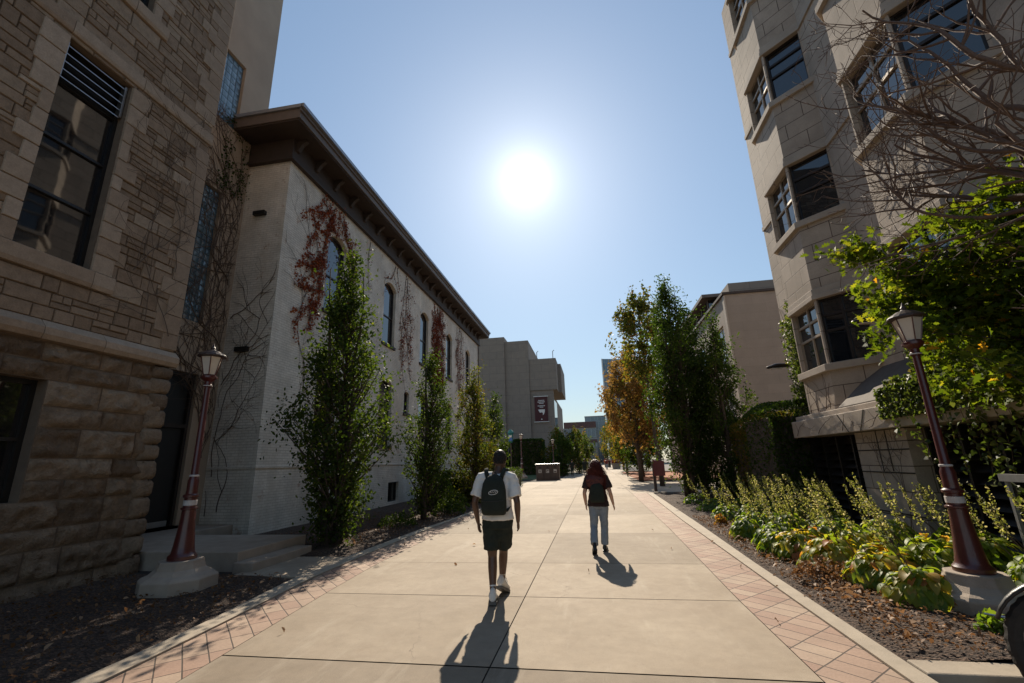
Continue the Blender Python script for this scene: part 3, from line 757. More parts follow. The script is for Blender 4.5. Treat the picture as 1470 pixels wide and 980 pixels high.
# stucco stair tower
XT = -10.4
TW = thing('stair_tower', 'pale stucco stair tower with two glass block windows rising behind the stone building', 'tower', (XT, 9, 0))
Pt = P_facing((XT, 7.0, 0), (0, 1, 0), (1, 0, 0))
mb = MB()
H = [(1.45, 3.35, .36, 4.19), (2.5, 3.2, 5.58, 9.7), (2.5, 3.35, 12.0, 14.5)]
wall_holes(mb, (XT, 7.0), (XT, 11.5), -.1, 26, H, .16)
mb.box(-16, XT - .001, 11.35, 11.5, -.1, 26); mb.box(-16, XT - .02, 7.0, 11.34, 25.8, 26)
mb.box(XT - 1, XT + .0, 8.3, 10.5, .2, .36)
mb.build('wall', 'stucco', TW)
def glassblocks(u0, u1, v0, v1, nu, nv):
    mb = MB(); d = -.10; g = random.Random(3)
    for i in range(nu):
        for j in range(nv):
            a = u0 + (u1 - u0) * i / nu + .008; b = u0 + (u1 - u0) * (i + 1) / nu - .008; c = v0 + (v1 - v0) * j / nv + .008; e = v0 + (v1 - v0) * (j + 1) / nv - .008
            w = g.uniform(.0, .012)
            mb.add([Pt(a, c, d), Pt(b, c, d), Pt(b, e, d), Pt(a, e, d), Pt((a + b) / 2, (c + e) / 2, d + .012 + w), Pt(a, c, d - .03), Pt(b, c, d - .03), Pt(b, e, d - .03), Pt(a, e, d - .03)],
                   [(0, 1, 4), (1, 2, 4), (2, 3, 4), (3, 0, 4), (5, 6, 1, 0), (6, 7, 2, 1), (7, 8, 3, 2), (8, 5, 0, 3)])
    w = mb.build('glass_block_window', 'glass_block', TW, smooth=False)
    mb = MB(); mb.quad(Pt(u0, v0, d - .02), Pt(u1, v0, d - .02), Pt(u1, v1, d - .02), Pt(u0, v1, d - .02)); mb.build('grout', 'grey_frame', w)
glassblocks(2.5, 3.2, 5.58, 9.7, 4, 22); glassblocks(2.5, 3.35, 12.0, 14.5, 4, 11)
mb = MB(); mb.quad(Pt(1.45, .36, -.15), Pt(3.35, .36, -.15), Pt(3.35, 4.19, -.15), Pt(1.45, 4.19, -.15)); dr = mb.build('door', 'black_frame', TW)
mb = MB()
for (a, b, c, e) in ((1.47, 1.55, .36, 4.17), (3.25, 3.33, .36, 4.17), (1.55, 3.25, 2.75, 2.85), (1.55, 3.25, 4.09, 4.17), (2.36, 2.44, .4, 2.75)):
    mb.box(XT - .15, XT - .07, 7 + a, 7 + b, c, e)
mb.build('door_frame', 'bronze_frame', dr)
mb = MB(); mb.box(XT - .14, XT - .08, 9.5, 9.54, 1.2, 1.6); mb.build('door_handle', 'steel', dr)
mb = MB(); mb.rings([[(XT - .145 + e, 9.05 + .07 * math.cos(a), 1.75 + .07 * math.sin(a)) for a in (2 * PI * k / 16 for k in range(16))] for e in (0, .01)]); mb.build('door_sticker', 'white_paint', dr)
mb = MB(); mb.box(XT - .148, XT - .12, 9.3, 10.2, .37, .5); mb.build('kick_plate', 'steel', dr)

# steps up to the door
ST = thing('entrance_steps', 'low concrete landing with two steps in front of the dark tower door', 'steps', (-7, 8.2, 0))
mb = MB(); mb.box(-10.38, -6.1, 7.4, 9.3, -.1, .3); mb.build('landing', 'cast_concrete', ST, bevel=.015)
mb = MB(); mb.box(-6.098, -5.72, 7.3, 8.95, -.1, .15); mb.build('step', 'cast_concrete', ST, bevel=.015)
mb = MB(); mb.box(-10.38, -9.3, 9.303, 10.98, -.1, .3); mb.build('landing_end', 'cast_concrete', ST, bevel=.012)

# ================================================================== LEFT: white painted brick building
XW = -8.9; Y0 = 11.05; Y1 = 35.8
WB_ = thing('white_brick_building', 'long white painted brick building with arched windows and a dark bracketed cornice', 'building', (XW, Y0, 0))
Pw = P_facing((XW, Y0, 0), (0, 1, 0), (1, 0, 0))
wins = []
for c in (14.05, 18.62, 23.13, 27.7, 32.3):
    wins.append((c - .62 - Y0, c + .62 - Y0, 7.02, 10.02, .28)); wins.append((c - .62 - Y0, c + .62 - Y0, 2.5, 5.4, .28))
small = [(20.62 - Y0, 21.25 - Y0, 4.12, 5.18, .1), (25.1 - Y0, 25.7 - Y0, 4.12, 5.18, .1)]
bas = [(c - .55 - Y0, c + .55 - Y0, .12, .95, 0) for c in (19.8, 24.5, 29)]
mb = MB(); wall_holes(mb, (XW, Y0), (XW, Y1), -.1, 12.6, wins + small + bas, .22)
wall_holes(mb, (-16, Y0), (XW, Y0), -.1, 12.6, [], .2)
mb.box(-16, XW - .001, Y1 - .3, Y1, -.1, 12.6)
mb.build('wall', 'painted_brick', WB_)
for w in wins[0::2]:
    window(WB_, Pw, *w[:4], 'bronze_frame', 'blue_glass', -.17, .06, (), (.46,), rise=.28, bar=.05)
for w in wins[1::2]:
    window(WB_, Pw, *w[:4], 'bronze_frame', 'dark_glass', -.17, .06, (), (.46,), rise=.28, bar=.05)
for w in small: window(WB_, Pw, *w[:4], 'bronze_frame', 'dark_glass', -.17, .05, (), (), rise=.1)
for w in bas: window(WB_, Pw, *w[:4], 'black_frame', 'dark_glass', -.17, .05, (.5,), ())
for w in wins + small:
    mb = MB(); mb.box(XW - .2, XW + .07, Y0 + w[0] - .08, Y0 + w[1] + .08, w[2] - .13, w[2] + .004); mb.build('window_sill', 'dark_timber', WB_, bevel=.01)
    if w[4] > .2:      # brick hood over the arch
        mb = MB(); rr = []
        for k in range(9):
            f = k / 8; y = Y0 + w[0] - .03 + (w[1] - w[0] + .06) * f; z = w[3] - w[4] + w[4] * (1 - (2 * f - 1) ** 2)
            nx = (2 * f - 1) * .35
            rr.append([(XW - .01, y, z + .012), (XW + .035, y, z + .012), (XW + .035, y + nx * .15, z + .16), (XW - .01, y + nx * .15, z + .16)])
        mb.rings(rr); mb.build('arch_hood', 'painted_brick', WB_)
mb = MB(); mb.box(XW - .01, XW + .03, Y0 - .03, Y1, 1.68, 1.75); mb.box(-10.39, XW - .011, Y0 - .03, Y0 + .01, 1.68, 1.75); mb.build('plinth_course', 'painted_brick', WB_, bevel=.01)
# cornice: frieze, soffit, brackets, fascia, gutter
mb = MB(); mb.box(XW - .01, XW + .09, Y0 - .09, Y1 + .02, 11.28, 12.0); mb.box(-10.39, XW - .011, Y0 - .09, Y0 + .01, 11.28, 12.0); mb.box(XW - .01, XW + .15, Y0 - .15, Y1 + .02, 11.22, 11.30)
mb.box(-10.39, XW - .011, Y0 - .15, Y0, 11.22, 11.30)
mb.build('frieze', 'dark_timber', WB_)
mb = MB(); mb.box(-10.39, -8.16, Y0 - .8, Y1 + .5, 12.0, 12.1); mb.build('soffit', 'dark_timber', WB_)
mb = MB(); mb.box(-10.39, -8.1, Y0 - .84, Y0 - .8, 12.05, 12.42); mb.box(-8.16, -8.1, Y0 - .8, Y1 + .54, 12.05, 12.42); mb.box(-8.1, -8.05, Y0 - .88, Y1 + .54, 12.26, 12.40)
mb.build('fascia', 'eave_paint', WB_)
mb = MB(); mb.box(-10.39, -8.02, Y0 - .9, Y0 - .845, 12.38, 12.5); mb.box(-8.049, -7.96, Y0 - .9, Y1 + .56, 12.38, 12.5); mb.build('gutter', 'gutter_metal', WB_)
mb = MB(); mb.quad((-10.39, Y0 - .84, 12.46), (-8.02, Y0 - .84, 12.46), (-8.02, Y1 + .54, 12.46), (-10.39, Y1 + .54, 12.46))
mb.quad((-10.39, Y0 - .84, 12.46), (-10.39, Y1 + .54, 12.46), (-14, Y1, 13.2), (-14, Y0, 13.2)); mb.build('roof', 'roofing', WB_)
y = Y0 + .1
mbk = MB()
for y in [Y0 + .05] + [Y0 + 1.1 + k * 1.14 for k in range(21)]:
    pr = [(XW + .09, 12.0), (-8.45, 12.0), (-8.45, 11.93), (-8.6, 11.84), (XW + .17, 11.62), (XW + .09, 11.6)]
    mb = MB(); mb.rings([[(a, yy, b) for a, b in pr] for yy in (y, y + .13)])
    mb.build('bracket', 'dark_timber', WB_)
for z in (9.35, 4.95):   # little dark vents on the end wall
    mb = MB(); mb.box(-9.95, -9.55, Y0 - .12, Y0 + .01, z, z + .13); mb.build('vent_hood', 'black_frame', WB_)
mb = MB(); mb.tube([(XW + .06, Y1 - .3, .1), (XW + .06, Y1 - .3, 12.0)], .05, 8); mb.build('downpipe', 'eave_paint', WB_)

# ------------------------------------------------------------------ climbers
def vine_paths(seed, starts, ulim, vlim, step=.13, branch=.12, life=60, wander=.35, up=0.0, avoid=()):
    g = random.Random(seed); out = []; stack = [(u, v, a, life, .014, 0) for (u, v, a) in starts]
    while stack and len(out) < 420:
        u, v, a, lf, r, dep = stack.pop(0); pts = [(u, v)]; a0 = a
        for k in range(int(lf)):
            a += g.gauss(0, wander * .35); a += (a0 - a) * .08
            if up: a += (PI / 2 * (1 if up > 0 else -1) - a) * abs(up) * .1
            u += step * math.cos(a); v += step * math.sin(a)
            if not (ulim[0] < u < ulim[1] and vlim[0] < v < vlim[1]): break
            if any(h[0] < u < h[1] and h[2] < v < h[3] for h in avoid): break
            pts.append((u, v))
            if g.random() < branch and dep < 4:
                s = g.choice((-1, 1)); stack.append((u, v, a + s * g.uniform(.4, 1.1), lf * g.uniform(.3, .65), r * .65, dep + 1))
        if len(pts) > 2: out.append((pts, r))
    return out
def climber(name, label, cat, loc, P, paths, mat=None, lsz=.07, dens=0, seed=1, tint=(.2, .9), group=None, rs=1.0, zone=None):
    t = thing(name, label, cat, loc, 0, group); mb = MB(); pts3 = []
    g = random.Random(seed)
    for pts, r in paths:
        n = len(pts); P3 = [P(u, v, .015 + .006 * g.random()) for u, v in pts]
        mb.tube(P3, [max(.0025, r * rs * (1 - .7 * k / n)) for k in range(n)], 4, cap=False)
        for (u, v), p in zip(pts, P3):
            if zone is None or zone(u, v): pts3 += [p] * 1
    mb.build('stem', 'vine_stem', t)
    if dens:
        gg = np.random.default_rng(seed); A = np.array([list(p) for p in pts3]); A = np.repeat(A, dens, 0) + gg.normal(size=(len(A) * dens, 3)) * .06
        nr = P(0, 0, 1) - P(0, 0, 0); A += np.array(list(nr)) * .05
        leaves('leaves', mat, t, A, lsz * gg.uniform(.5, 1.3, len(A)), gg.uniform(*tint, len(A)), IVY, nrm=np.array(list(nr)) * 1.3, seed=seed, droop=1.0)
    return t
av = [(w[0], w[1], w[2], w[3]) for w in wins]
pt = vine_paths(11, [(1.3, 3.2, 1.5), (1.7, 4.0, 1.7), (1.0, 6, 1.4)], (.1, 2.6), (1, 11), branch=.13, life=45, wander=.5)
climber('bare_vine', 'leafless brown creeper on the white wall left of the first arched window', 'vine', (XW, Y0, 0), Pw, pt, rs=.9)
pt = vine_paths(13, [(2.0, 11.1, -1.35), (2.3, 11.1, -1.7), (2.6, 11.1, -1.5), (2.9, 11.1, -1.8), (3.2, 11.1, -1.4), (2.4, 10, -2.1), (1.9, 11.1, -1.9)], (.7, 4.6), (5.2, 11.2), branch=.2, life=26, wander=.4, avoid=av)
climber('red_creeper', 'large fan of red-leaved creeper under the cornice above the first arched window', 'vine', (XW, Y0 + 2.5, 8), Pw, pt, 'leaf_red', .09, 7, 2)
pt = vine_paths(17, [(9.3, 11.1, -1.55), (9.5, 11.1, -1.6)], (8.7, 10.3), (2.0, 11.2), branch=.08, life=60, wander=.25)
climber('red_creeper', 'long thin rust-coloured creeper strand between the second and third arched windows', 'vine', (XW, Y0 + 9.4, 8), Pw, pt, 'leaf_red', .075, 3, 3, (.0, .5))
pt = vine_paths(19, [(5.4, 11.1, -1.5), (8.0, 11.1, -1.8), (8.2, 11.1, -1.5)], (5.0, 8.6), (8.2, 11.2), branch=.05, life=18, wander=.3)
climber('red_creeper', 'short dark red creeper strands hanging above the second arched window', 'vine', (XW, Y0 + 6, 10), Pw, pt, 'leaf_red', .07, 2, 4, (0, .4))
pt = vine_paths(23, [(13.6, 11.1, -1.5), (14.2, 11.1, -1.6), (14.6, 11.1, -1.4), (14.9, 11.1, -1.6), (15.2, 11.1, -1.55)], (13.2, 15.6), (5.6, 11.2), branch=.16, life=38, wander=.3)
climber('red_creeper', 'red-brown creeper curtain hanging between the third and fourth arched windows', 'vine', (XW, Y0 + 14, 9), Pw, pt, 'leaf_red', .085, 5, 5, (0, .6))
pt = vine_paths(29, [(18.4, 11.1, -1.5), (19.0, 11.1, -1.6), (19.4, 11.1, -1.5)], (18.0, 20.2), (4, 11.2), branch=.14, life=46, wander=.3)
climber('red_creeper', 'faded red creeper hanging near the last arched window at the far end', 'vine', (XW, Y0 + 19, 9), Pw, pt, 'leaf_red', .08, 2, 6, (0, .6))
Pe = P_facing((-10.4, Y0, 0), (1, 0, 0), (0, -1, 0))
pt = vine_paths(31, [(.15, .5, 1.5), (.2, 1.5, 1.45), (.5, .6, 1.7), (.1, 4, 1.2), (.1, 6, 1.0)], (.03, 1.48), (.3, 11.0), branch=.2, life=75, wander=.55)
climber('bare_vine', 'leafless brown creeper spreading over the end wall of the white building', 'vine', (-10.4, Y0, 0), Pe, pt, rs=1.2)
pt = vine_paths(37, [(3.7, .5, 1.6), (3.8, 2, 1.6), (3.6, 4, 1.8), (3.9, 5, 1.7), (3.5, 6.5, 1.6), (3.85, 7, 1.9)], (2.0, 4.02), (.4, 12.6), branch=.22, life=70, wander=.5)
climber('bare_vine', 'leafless creeper on the stucco tower wall around the lower glass block window', 'vine', (XT, 10.5, 0), Pt, pt, 'leaf_dark', .07, 1, 8, (.0, .5), rs=1.4, zone=lambda u, v: v > 9.8 and u > 2.9)
pt = vine_paths(41, [(6.2, 5.2, 1.2), (6.6, 4.2, 1.5), (7.0, 5.5, 1.6), (7.1, 4.2, 1.8)], (5.7, 7.25), (4.0, 9.5), branch=.2, life=34, wander=.6)
climber('bare_vine', 'thin leafless creeper at the corner of the brown stone building', 'vine', (XS, 7, 4), P_facing((XS + .03, 0, 0), (0, 1, 0), (1, 0, 0)), pt, rs=.6)

# ================================================================== STREET LAMPS
def lamp(label, loc, group='street lamps along the walkway'):
    t = thing('street_lamp', label, 'street lamp', (0, 0, 0), 0, group)
    mb = MB(); s = .62; c = .2
    def oct_(r, z): k = r * .45; return [(r, -k, z), (r, k, z), (k, r, z), (-k, r, z), (-r, k, z), (-r, -k, z), (-k, -r, z), (k, -r, z)]
    mb.rings([oct_(.46, -.1), oct_(.45, .19), oct_(.41, .225), oct_(.35, .25), oct_(.29, .31), oct_(.265, .385), oct_(.26, .42)])
    mb.build('concrete_base', 'cast_concrete', t, bevel=.012)
    mb = MB(); P = [(.185, .42), (.185, .47), (.158, .50), (.148, .52), (.135, .6), (.112, .80), (.095, .98), (.09, 1.10), (.112, 1.11), (.112, 1.13), (.088, 1.14), (.085, 1.27), (.105, 1.28), (.105, 1.31), (.078, 1.33), (.074, 1.38), (.074, 1.52), (.06, 1.56), (.056, 1.6), (.05, 1.62), (.040, 2.95), (.06, 2.96), (.06, 2.99), (.05, 3.0), (.05, 3.04), (.10, 3.08), (.115, 3.10), (.115, 3.13), (.09, 3.14)]
    mb.lathe(P, seg=20); p = mb.build('pole', 'lamp_red', t, smooth=True)
    for q in p.data.polygons: q.use_smooth = True
    es = p.modifiers.new('e', 'EDGE_SPLIT'); es.split_angle = R(35)
    for (z0, z1, r) in ((1.16, 1.24, .091), (1.575, 1.605, .066), (2.965, 2.985, .066)):
        mb = MB(); mb.lathe([(r - .01, z0), (r, z0 + .005), (r, z1 - .005), (r - .01, z1)], seg=20); mb.build('band', 'lamp_band', t, smooth=False)
    mb = MB(); mb.lathe([(.085, 3.145), (.155, 3.44)], seg=6); mb.build('lantern_glass', 'lamp_glass', t)
    mb = MB()
    for k in range(6):
        a = 2 * PI * k / 6; mb.tube([(.088 * math.cos(a), .088 * math.sin(a), 3.135), (.16 * math.cos(a), .16 * math.sin(a), 3.45)], .009, 4)
    mb.lathe([(.098, 3.13), (.098, 3.155), (.08, 3.155)], seg=6)
    mb.build('lantern_frame', 'lamp_red', t)
    mb = MB(); mb.lathe([(.15, 3.445), (.205, 3.455), (.205, 3.47), (.185, 3.49), (.10, 3.545), (.045, 3.565), (.03, 3.58), (.035, 3.6), (.018, 3.63), (.004, 3.68)], seg=18); mb.build('lantern_cap', 'lamp_dark', t)
    t.location = loc; t.rotation_euler = (0, 0, R(8))
    return t
LP = lamp('dark red street lamp on concrete base in the left bed beside the stone building', (-6.03, 6.2, 0))
l2 = dup(LP, (3.9, 6.0, 0), R(20), 'dark red street lamp among the plants at right, lantern touching the oak leaves', scale=.93)
dup(LP, (-7.2, 46.6, 0), R(10), 'far street lamp in front of the tall clipped hedge, left of the bins', scale=1.25)
dup(LP, (-4.2, 49.5, 0), R(30), 'far street lamp just right of and behind the litter bins', scale=1.1)

# ================================================================== RIGHT: stone building with angled bays
BB = thing('bay_window_building', 'tall pale stone panel building with angled bay windows along the right side', 'building', (6.5, 9, 0))
FX, WX = 5.84, 6.57
LV = [(3.76, 5.43), (7.62, 9.35), (11.5, 13.2), (15.4, 17.1)]
bays = [(11.96, 13.4), (7.5, 9.03), (3.05, 4.57), (-1.4, .1)]
TOP = 19.4; YE = 15.8
mb = MB(); trim = MB(); segs = []
path = [(WX, YE)]
for (a, b) in bays:
    path += [(WX, b + .73), (FX, b), (FX, a), (WX, a - .75)]
path += [(WX, -4)]
kinds = ['wall'] + ['back', 'front', 'near', 'wall'] * 4
for i in range(len(path) - 1):
    p0, p1 = path[i], path[i + 1]; Ln = math.dist(p0, p1); k = kinds[i]; holes = []
    if k != 'wall':
        for (a, b) in LV: holes.append((.045, Ln - .045, a, b))
    P = wall_holes(mb, p0, p1, 2.4, TOP, holes, .2)
    for h in holes:
        w = window(BB, P, *h, 'tan_frame' if k == 'front' else 'bronze_frame', 'blue_glass', -.15, .045, (.5,) if k == 'front' else ((.5,) if k == 'near' and h[2] < 5 else ()), (.5, .74), bar=.06)
    if k == 'wall':
        for (a, b) in LV:
            q = [P(.02, b - .02, -.02), P(Ln - .02, b - .02, -.02), P(Ln - .02, b - .02, .05), P(.02, b - .02, .05), P(.02, b + .13, -.02), P(Ln - .02, b + .13, -.02), P(Ln - .02, b + .13, .05), P(.02, b + .13, .05)]
            tm = MB(); tm.add(q, [(0, 1, 2, 3), (7, 6, 5, 4), (0, 4, 5, 1), (2, 6, 7, 3), (1, 5, 6, 2), (3, 7, 4, 0)]); tm.build('string_course', 'stone_trim', BB)
for (ya, yb) in bays:
    for (a, b) in LV:
        for nm, lay in (('sill', ((a - .17, a + .003, .10),)), ('window_head', ((b - .003, b + .12, .06), (b + .1201, b + .28, .03)))):
            tm = MB()
            for (z0, z1, pr) in lay: tm.prism([(WX + .02, yb + .73 + 1.3 * pr), (WX + .02, ya - .75 - 1.3 * pr), (FX - pr, ya - .41 * pr), (FX - pr, yb + .41 * pr)], z0, z1)
            tm.build(nm, 'stone_trim', BB, bevel=.01)
wall_holes(mb, (18, YE), (WX, YE), 0, TOP, [])
mb.prism([(WX + .02, -4), (17.9, -4), (17.9, YE - .05), (WX + .02, YE - .05)], TOP - .3, TOP - .001)
mb.build('wall', 'stone_panel', BB)
# base: recessed louvres, pier, ledge
mb = MB(); mb.box(6.35, 6.6, -2, YE, -.1, 2.39); mb.build('plinth_wall', 'louvre_metal', BB)
for (a, b) in ((11.25, 14.0), (2.0, 9.45)):
    mb = MB(); z = .15
    while z < 2.0:
        mb.add([(6.0, a, z), (6.0, b, z), (6.16, b, z + .13), (6.16, a, z + .13), (6.02, a, z - .015), (6.02, b, z - .015), (6.18, b, z + .115), (6.18, a, z + .115)],
               [(0, 1, 2, 3), (7, 6, 5, 4), (0, 4, 5, 1), (2, 6, 7, 3), (0, 3, 7, 4), (1, 5, 6, 2)]); z += .19
    n = int((b - a) / .68)
    for k in range(n + 1): y = a + (b - a) * k / n; mb.box(5.97, 6.19, y - .025, y + .025, 0, 2.04)
    mb.build('louvre_panel', 'louvre_metal', BB)
mb = MB(); mb.prism([(5.7, 9.55), (6.35, 9.5), (6.35, 11.22), (5.7, 11.22)], -.1, 2.055)
for z in (.45, 1.25): pass
mb.build('pier', 'pier_stone' if 'pier_stone' in MATS else 'stone_panel', BB)
mb = MB()
for (y, z0, z1) in ((10.15, 1.27, 2.05), (10.45, 1.27, 2.05)): mb.box(5.693, 5.70, y - .012, y + .012, z0, z1)
for z in (.5, 1.25, 1.68): mb.box(5.692, 5.70, 9.55, 11.22, z - .012, z + .012)
mb.build('pier_joint', 'joint', BB)
mb = MB(); mb.box(5.5, 6.6, -2, 13.8, 2.07, 2.5); mb.box(5.62, 6.59, -2, 13.78, 2.5, 2.63); mb.build('ledge', 'stone_trim', BB, bevel=.015)
mb = MB()
for (ya, yb) in ((11.35, 11.0), (10.3, 10.55)):
    mb.add([(5.494, ya, 2.49), (5.494, ya + .03, 2.49), (5.494, yb + .03, 2.075), (5.494, yb, 2.075), (5.502, ya, 2.49), (5.502, ya + .03, 2.49), (5.502, yb + .03, 2.075), (5.502, yb, 2.075)], [(0, 1, 2, 3), (7, 6, 5, 4), (0, 4, 5, 1), (1, 5, 6, 2), (2, 6, 7, 3), (3, 7, 4, 0)])
mb.build('ledge_joint', 'joint', BB)
for (a, b) in ((9.4, 11.55), (4.9, 7.1)):
    mb = MB(); mb.prism([(5.66, a), (WX, a), (WX, b), (5.66, b)], 2.632, 2.66)
    mb.add([(5.66, a, 2.66), (5.66, b, 2.66), (WX, b, 3.5), (WX, a, 3.5), (WX, a, 2.66), (WX, b, 2.66)], [(0, 1, 2, 3), (0, 3, 4), (1, 5, 2)])
    mb.build('sloping_skirt', 'sloped_roof', BB)
# wall floodlights: long tapered arms sticking out of the recesses
for (y, lab) in ((10.35, 'dark tapered wall light arm sticking out between the two lower bays'), (15.35, 'dark tapered wall light arm beside the leafy column at the building far corner')):
    t = thing('wall_light', lab, 'wall light', (WX, y, 4.4), 0, 'wall lights on the bay window building')
    mb = MB(); mb.blob([(WX - .82, y, 4.36), (WX - .6, y, 4.40), (WX - .3, y, 4.40), (WX - .0, y, 4.40)], [.07, .12, .105, .085], 14, flat=.62, flatdir=(0, 1, 0)); mb.build('arm', 'bronze_frame', t, smooth=True)
    mb = MB(); mb.box(WX - .04, WX + .01, y - .14, y + .14, 4.26, 4.54); mb.build('mounting_plate', 'bronze_frame', t, bevel=.01)
    mb = MB(); mb.box(WX - .75, WX - .45, y - .06, y + .06, 4.30, 4.325); mb.build('lens', 'lamp_glass', t)
# rail behind the lamp
t = thing('handrail', 'grey metal rail crossing the dark louvres behind the right street lamp', 'railing', (5.3, 6.5, 0))
mb = MB(); mb.box(5.1, 5.16, 4.2, 7.0, 1.24, 1.33); mb.build('rail', 'grey_frame', t)
for y in (4.3, 6.9):
    mb = MB(); mb.box(5.11, 5.15, y, y + .04, -.05, 1.24); mb.build('post', 'grey_frame', t)

# ================================================================== RIGHT: beige building further back
BG = thing('beige_stone_building', 'plain beige stone building with a flat roof and glazed attic behind the tall columnar trees', 'building', (9.5, 30.6, 0))
mb = MB(); hs = [(25.4, 28.2, 7.6, 10.4), (25.4, 28.2, 3.6, 6.4), (25.4, 28.2, .6, 2.8), (20, 22.8, 7.6, 10.4), (20, 22.8, 3.6, 6.4), (14, 17, 7.6, 10.4)]
P = wall_holes(mb, (9.5, 60), (9.5, 30.6), -.1, 12.2, hs, .3)
wall_holes(mb, (9.5, 30.6), (30, 30.6), -.1, 12.2, [])
mb.prism([(9.52, 30.65), (29.9, 30.65), (29.9, 60), (9.52, 60)], 12.1, 12.19)
mb.build('wall', 'beige_panel', BG)
for h in hs: window(BG, P, *h, 'white_paint', 'blue_glass', -.2, .1, (.33, .66), (.4, .7), bar=.07)
mb = MB(); mb.box(9.35, 30, 30.5, 60, 12.2, 12.36); mb.build('roof_edge', 'dark_timber', BG)
mb = MB(); mb.box(9.42, 9.52, 30.52, 30.9, 0, 12.1); mb.build('corner_trim', 'stone_trim', BG)
at = MB(); at.box(9.9, 14, 36, 60, 12.36, 13.7); a_ = at.build('attic', 'blue_glass', BG)
mb = MB(); mb.box(9.3, 14.3, 35.2, 60, 13.7, 13.95)
for k in range(12): mb.box(9.85, 9.95, 36 + k * 2, 36.15 + k * 2, 12.36, 13.7)
mb.build('attic_roof', 'eave_paint', a_)
mb = MB(); mb.box(12.2, 26, 34, 44, 12.36, 13.6); a_ = mb.build('penthouse', 'eave_paint', BG)
mb = MB(); mb.box(11.6, 26, 36, 44, 13.6, 15.0); mb.build('plant_room', 'concrete_far', a_)
for k in range(8):
    mb = MB(); mb.box(12.9 + k * 1.2, 13.7 + k * 1.2, 33.96, 34.0, 12.6, 13.3); mb.build('pane', 'glass_block', a_)

# ================================================================== FAR BUILDINGS
LB = thing('concrete_library', 'large brown-grey concrete block building with an overhanging upper storey and a banner', 'building', (-10, 70, 0))
mb = MB(); mb.box(-30, -17.2, 74, 110, 0, 19.5); mb.box(-17.5, -13.1, 70, 110, 0, 21.65); mb.build('rear_block', 'concrete_far', LB)
mb = MB(); mb.box(-13.09, -9.2, 70.4, 105, 0, 20.9); mb.build('middle_block', 'concrete_far', LB)
mb = MB(); mb.box(-9.19, -6.0, 71.601, 100, 0, 12.6); mb.box(-9.19, -5.5, 70.8, 71.6, 0, 12.6); mb.build('front_block', 'concrete_far', LB)
mb = MB(); mb.box(-9.19, -4.85, 70.6, 84, 12.61, 17.7); mb.box(-4.84, -4.3, 74, 84, 12.6, 17.4); mb.build('overhang', 'concrete_far', LB)
mb = MB(); mb.box(-5.95, -5.7, 73, 80, 2, 11.5); mb.build('slot_window', 'blue_glass', LB)
for x in (-7.9, -5.3):
    mb = MB(); mb.tube([(x, 71, 17.6), (x, 71, 18.9), (x + .25, 71, 19.1)], .06, 5); mb.build('roof_mast', 'grey_frame', LB)
BN = thing('banner', 'dark maroon vertical banner with pale lettering and a shield emblem hung on the concrete wall', 'banner', (-7.5, 70.6, 9.6))
mb = MB(); mb.box(-8.55, -6.5, 70.62, 70.66, 7.7, 11.55); cl = mb.build('cloth', 'banner_cloth', BN)
mb = MB()
for (z, w) in ((10.9, .9), (10.66, 1.1), (10.44, .6), (10.05, 1.1), (9.83, .5)):
    x = -7.5 - w / 2; g = random.Random(int(z * 100))
    while x < -7.5 + w / 2: q = g.uniform(.06, .1); mb.box(x, x + q, 70.605, 70.62, z, z + .13); x += q + .03
mb.build('lettering', 'white_paint', cl)
mb = MB()
mb.add([(x, y, z) for y in (70.605, 70.62) for x, z in ((-8.05, 9.55), (-6.95, 9.55), (-6.98, 9.2), (-7.1, 8.85), (-7.3, 8.62), (-7.28, 9.0), (-7.5, 9.1), (-7.75, 9.05))],
       [tuple(range(8)), tuple(range(15, 7, -1))] + [(i, (i + 1) % 8, 8 + (i + 1) % 8, 8 + i) for i in range(8)])
mb.box(-7.6, -7.4, 70.605, 70.62, 7.95, 8.1); mb.build('emblem', 'white_paint', cl)
mb = MB(); mb.box(-8.7, -6.35, 70.55, 70.79, 11.56, 11.66); mb.box(-8.7, -6.35, 70.55, 70.79, 7.58, 7.68); mb.build('banner_bar', 'white_paint', BN)

GT = thing('glass_tower', 'tall blue glass tower in the distance, rising behind the orange maple', 'tower', (12, 200, 0))
mb = MB(); mb.prism([(6.9, 199), (24, 205), (24, 230), (8.3, 226)], 0, 45); mb.build('curtain_wall', 'curtain_wall', GT)
mb = MB(); mb.box(6.6, 7.1, 198.6, 199.2, 0, 45); mb.build('edge_fin', 'white_paint', GT)
LG = thing('glass_office', 'low blue-green glass building in the distance left of the glass tower', 'building', (1, 202, 0))
mb = MB(); mb.box(-2.5, 6.5, 202, 225, 0, 19.9); mb.build('curtain_wall', 'curtain_wall', LG)
mb = MB(); mb.box(-2.6, 6.6, 201.9, 225, 19.91, 20.3); mb.build('roof_edge', 'far_concrete', LG)
RB = thing('red_brick_block', 'far low block with a red-brown top floor at the end of the walk', 'building', (-5, 190, 0))
mb = MB(); mb.box(-11.2, 2.0, 190, 200, 14.6, 17.0); mb.build('brick_storey', 'far_brick', RB)
mb = MB(); mb.box(-16, 2.0, 190.4, 200, 0, 14.59); mb.build('wall', 'far_concrete', RB)
mb = MB(); mb.box(-11, -6, 190.2, 190.39, 11.6, 14); mb.box(-5.5, 1.8, 190.2, 190.39, 10.6, 14); mb.box(-3, 1.9, 190.2, 190.39, 4, 7); mb.build('window', 'curtain_wall', RB)
mb = MB(); mb.box(-4, 2.1, 190, 190.39, 8.6, 9.8); mb.build('spandrel', 'far_brick', RB)
mb = MB(); mb.box(-4, 2.1, 188.5, 190.39, 0, 6.5); mb.build('dark_entrance', 'concrete_far', RB)

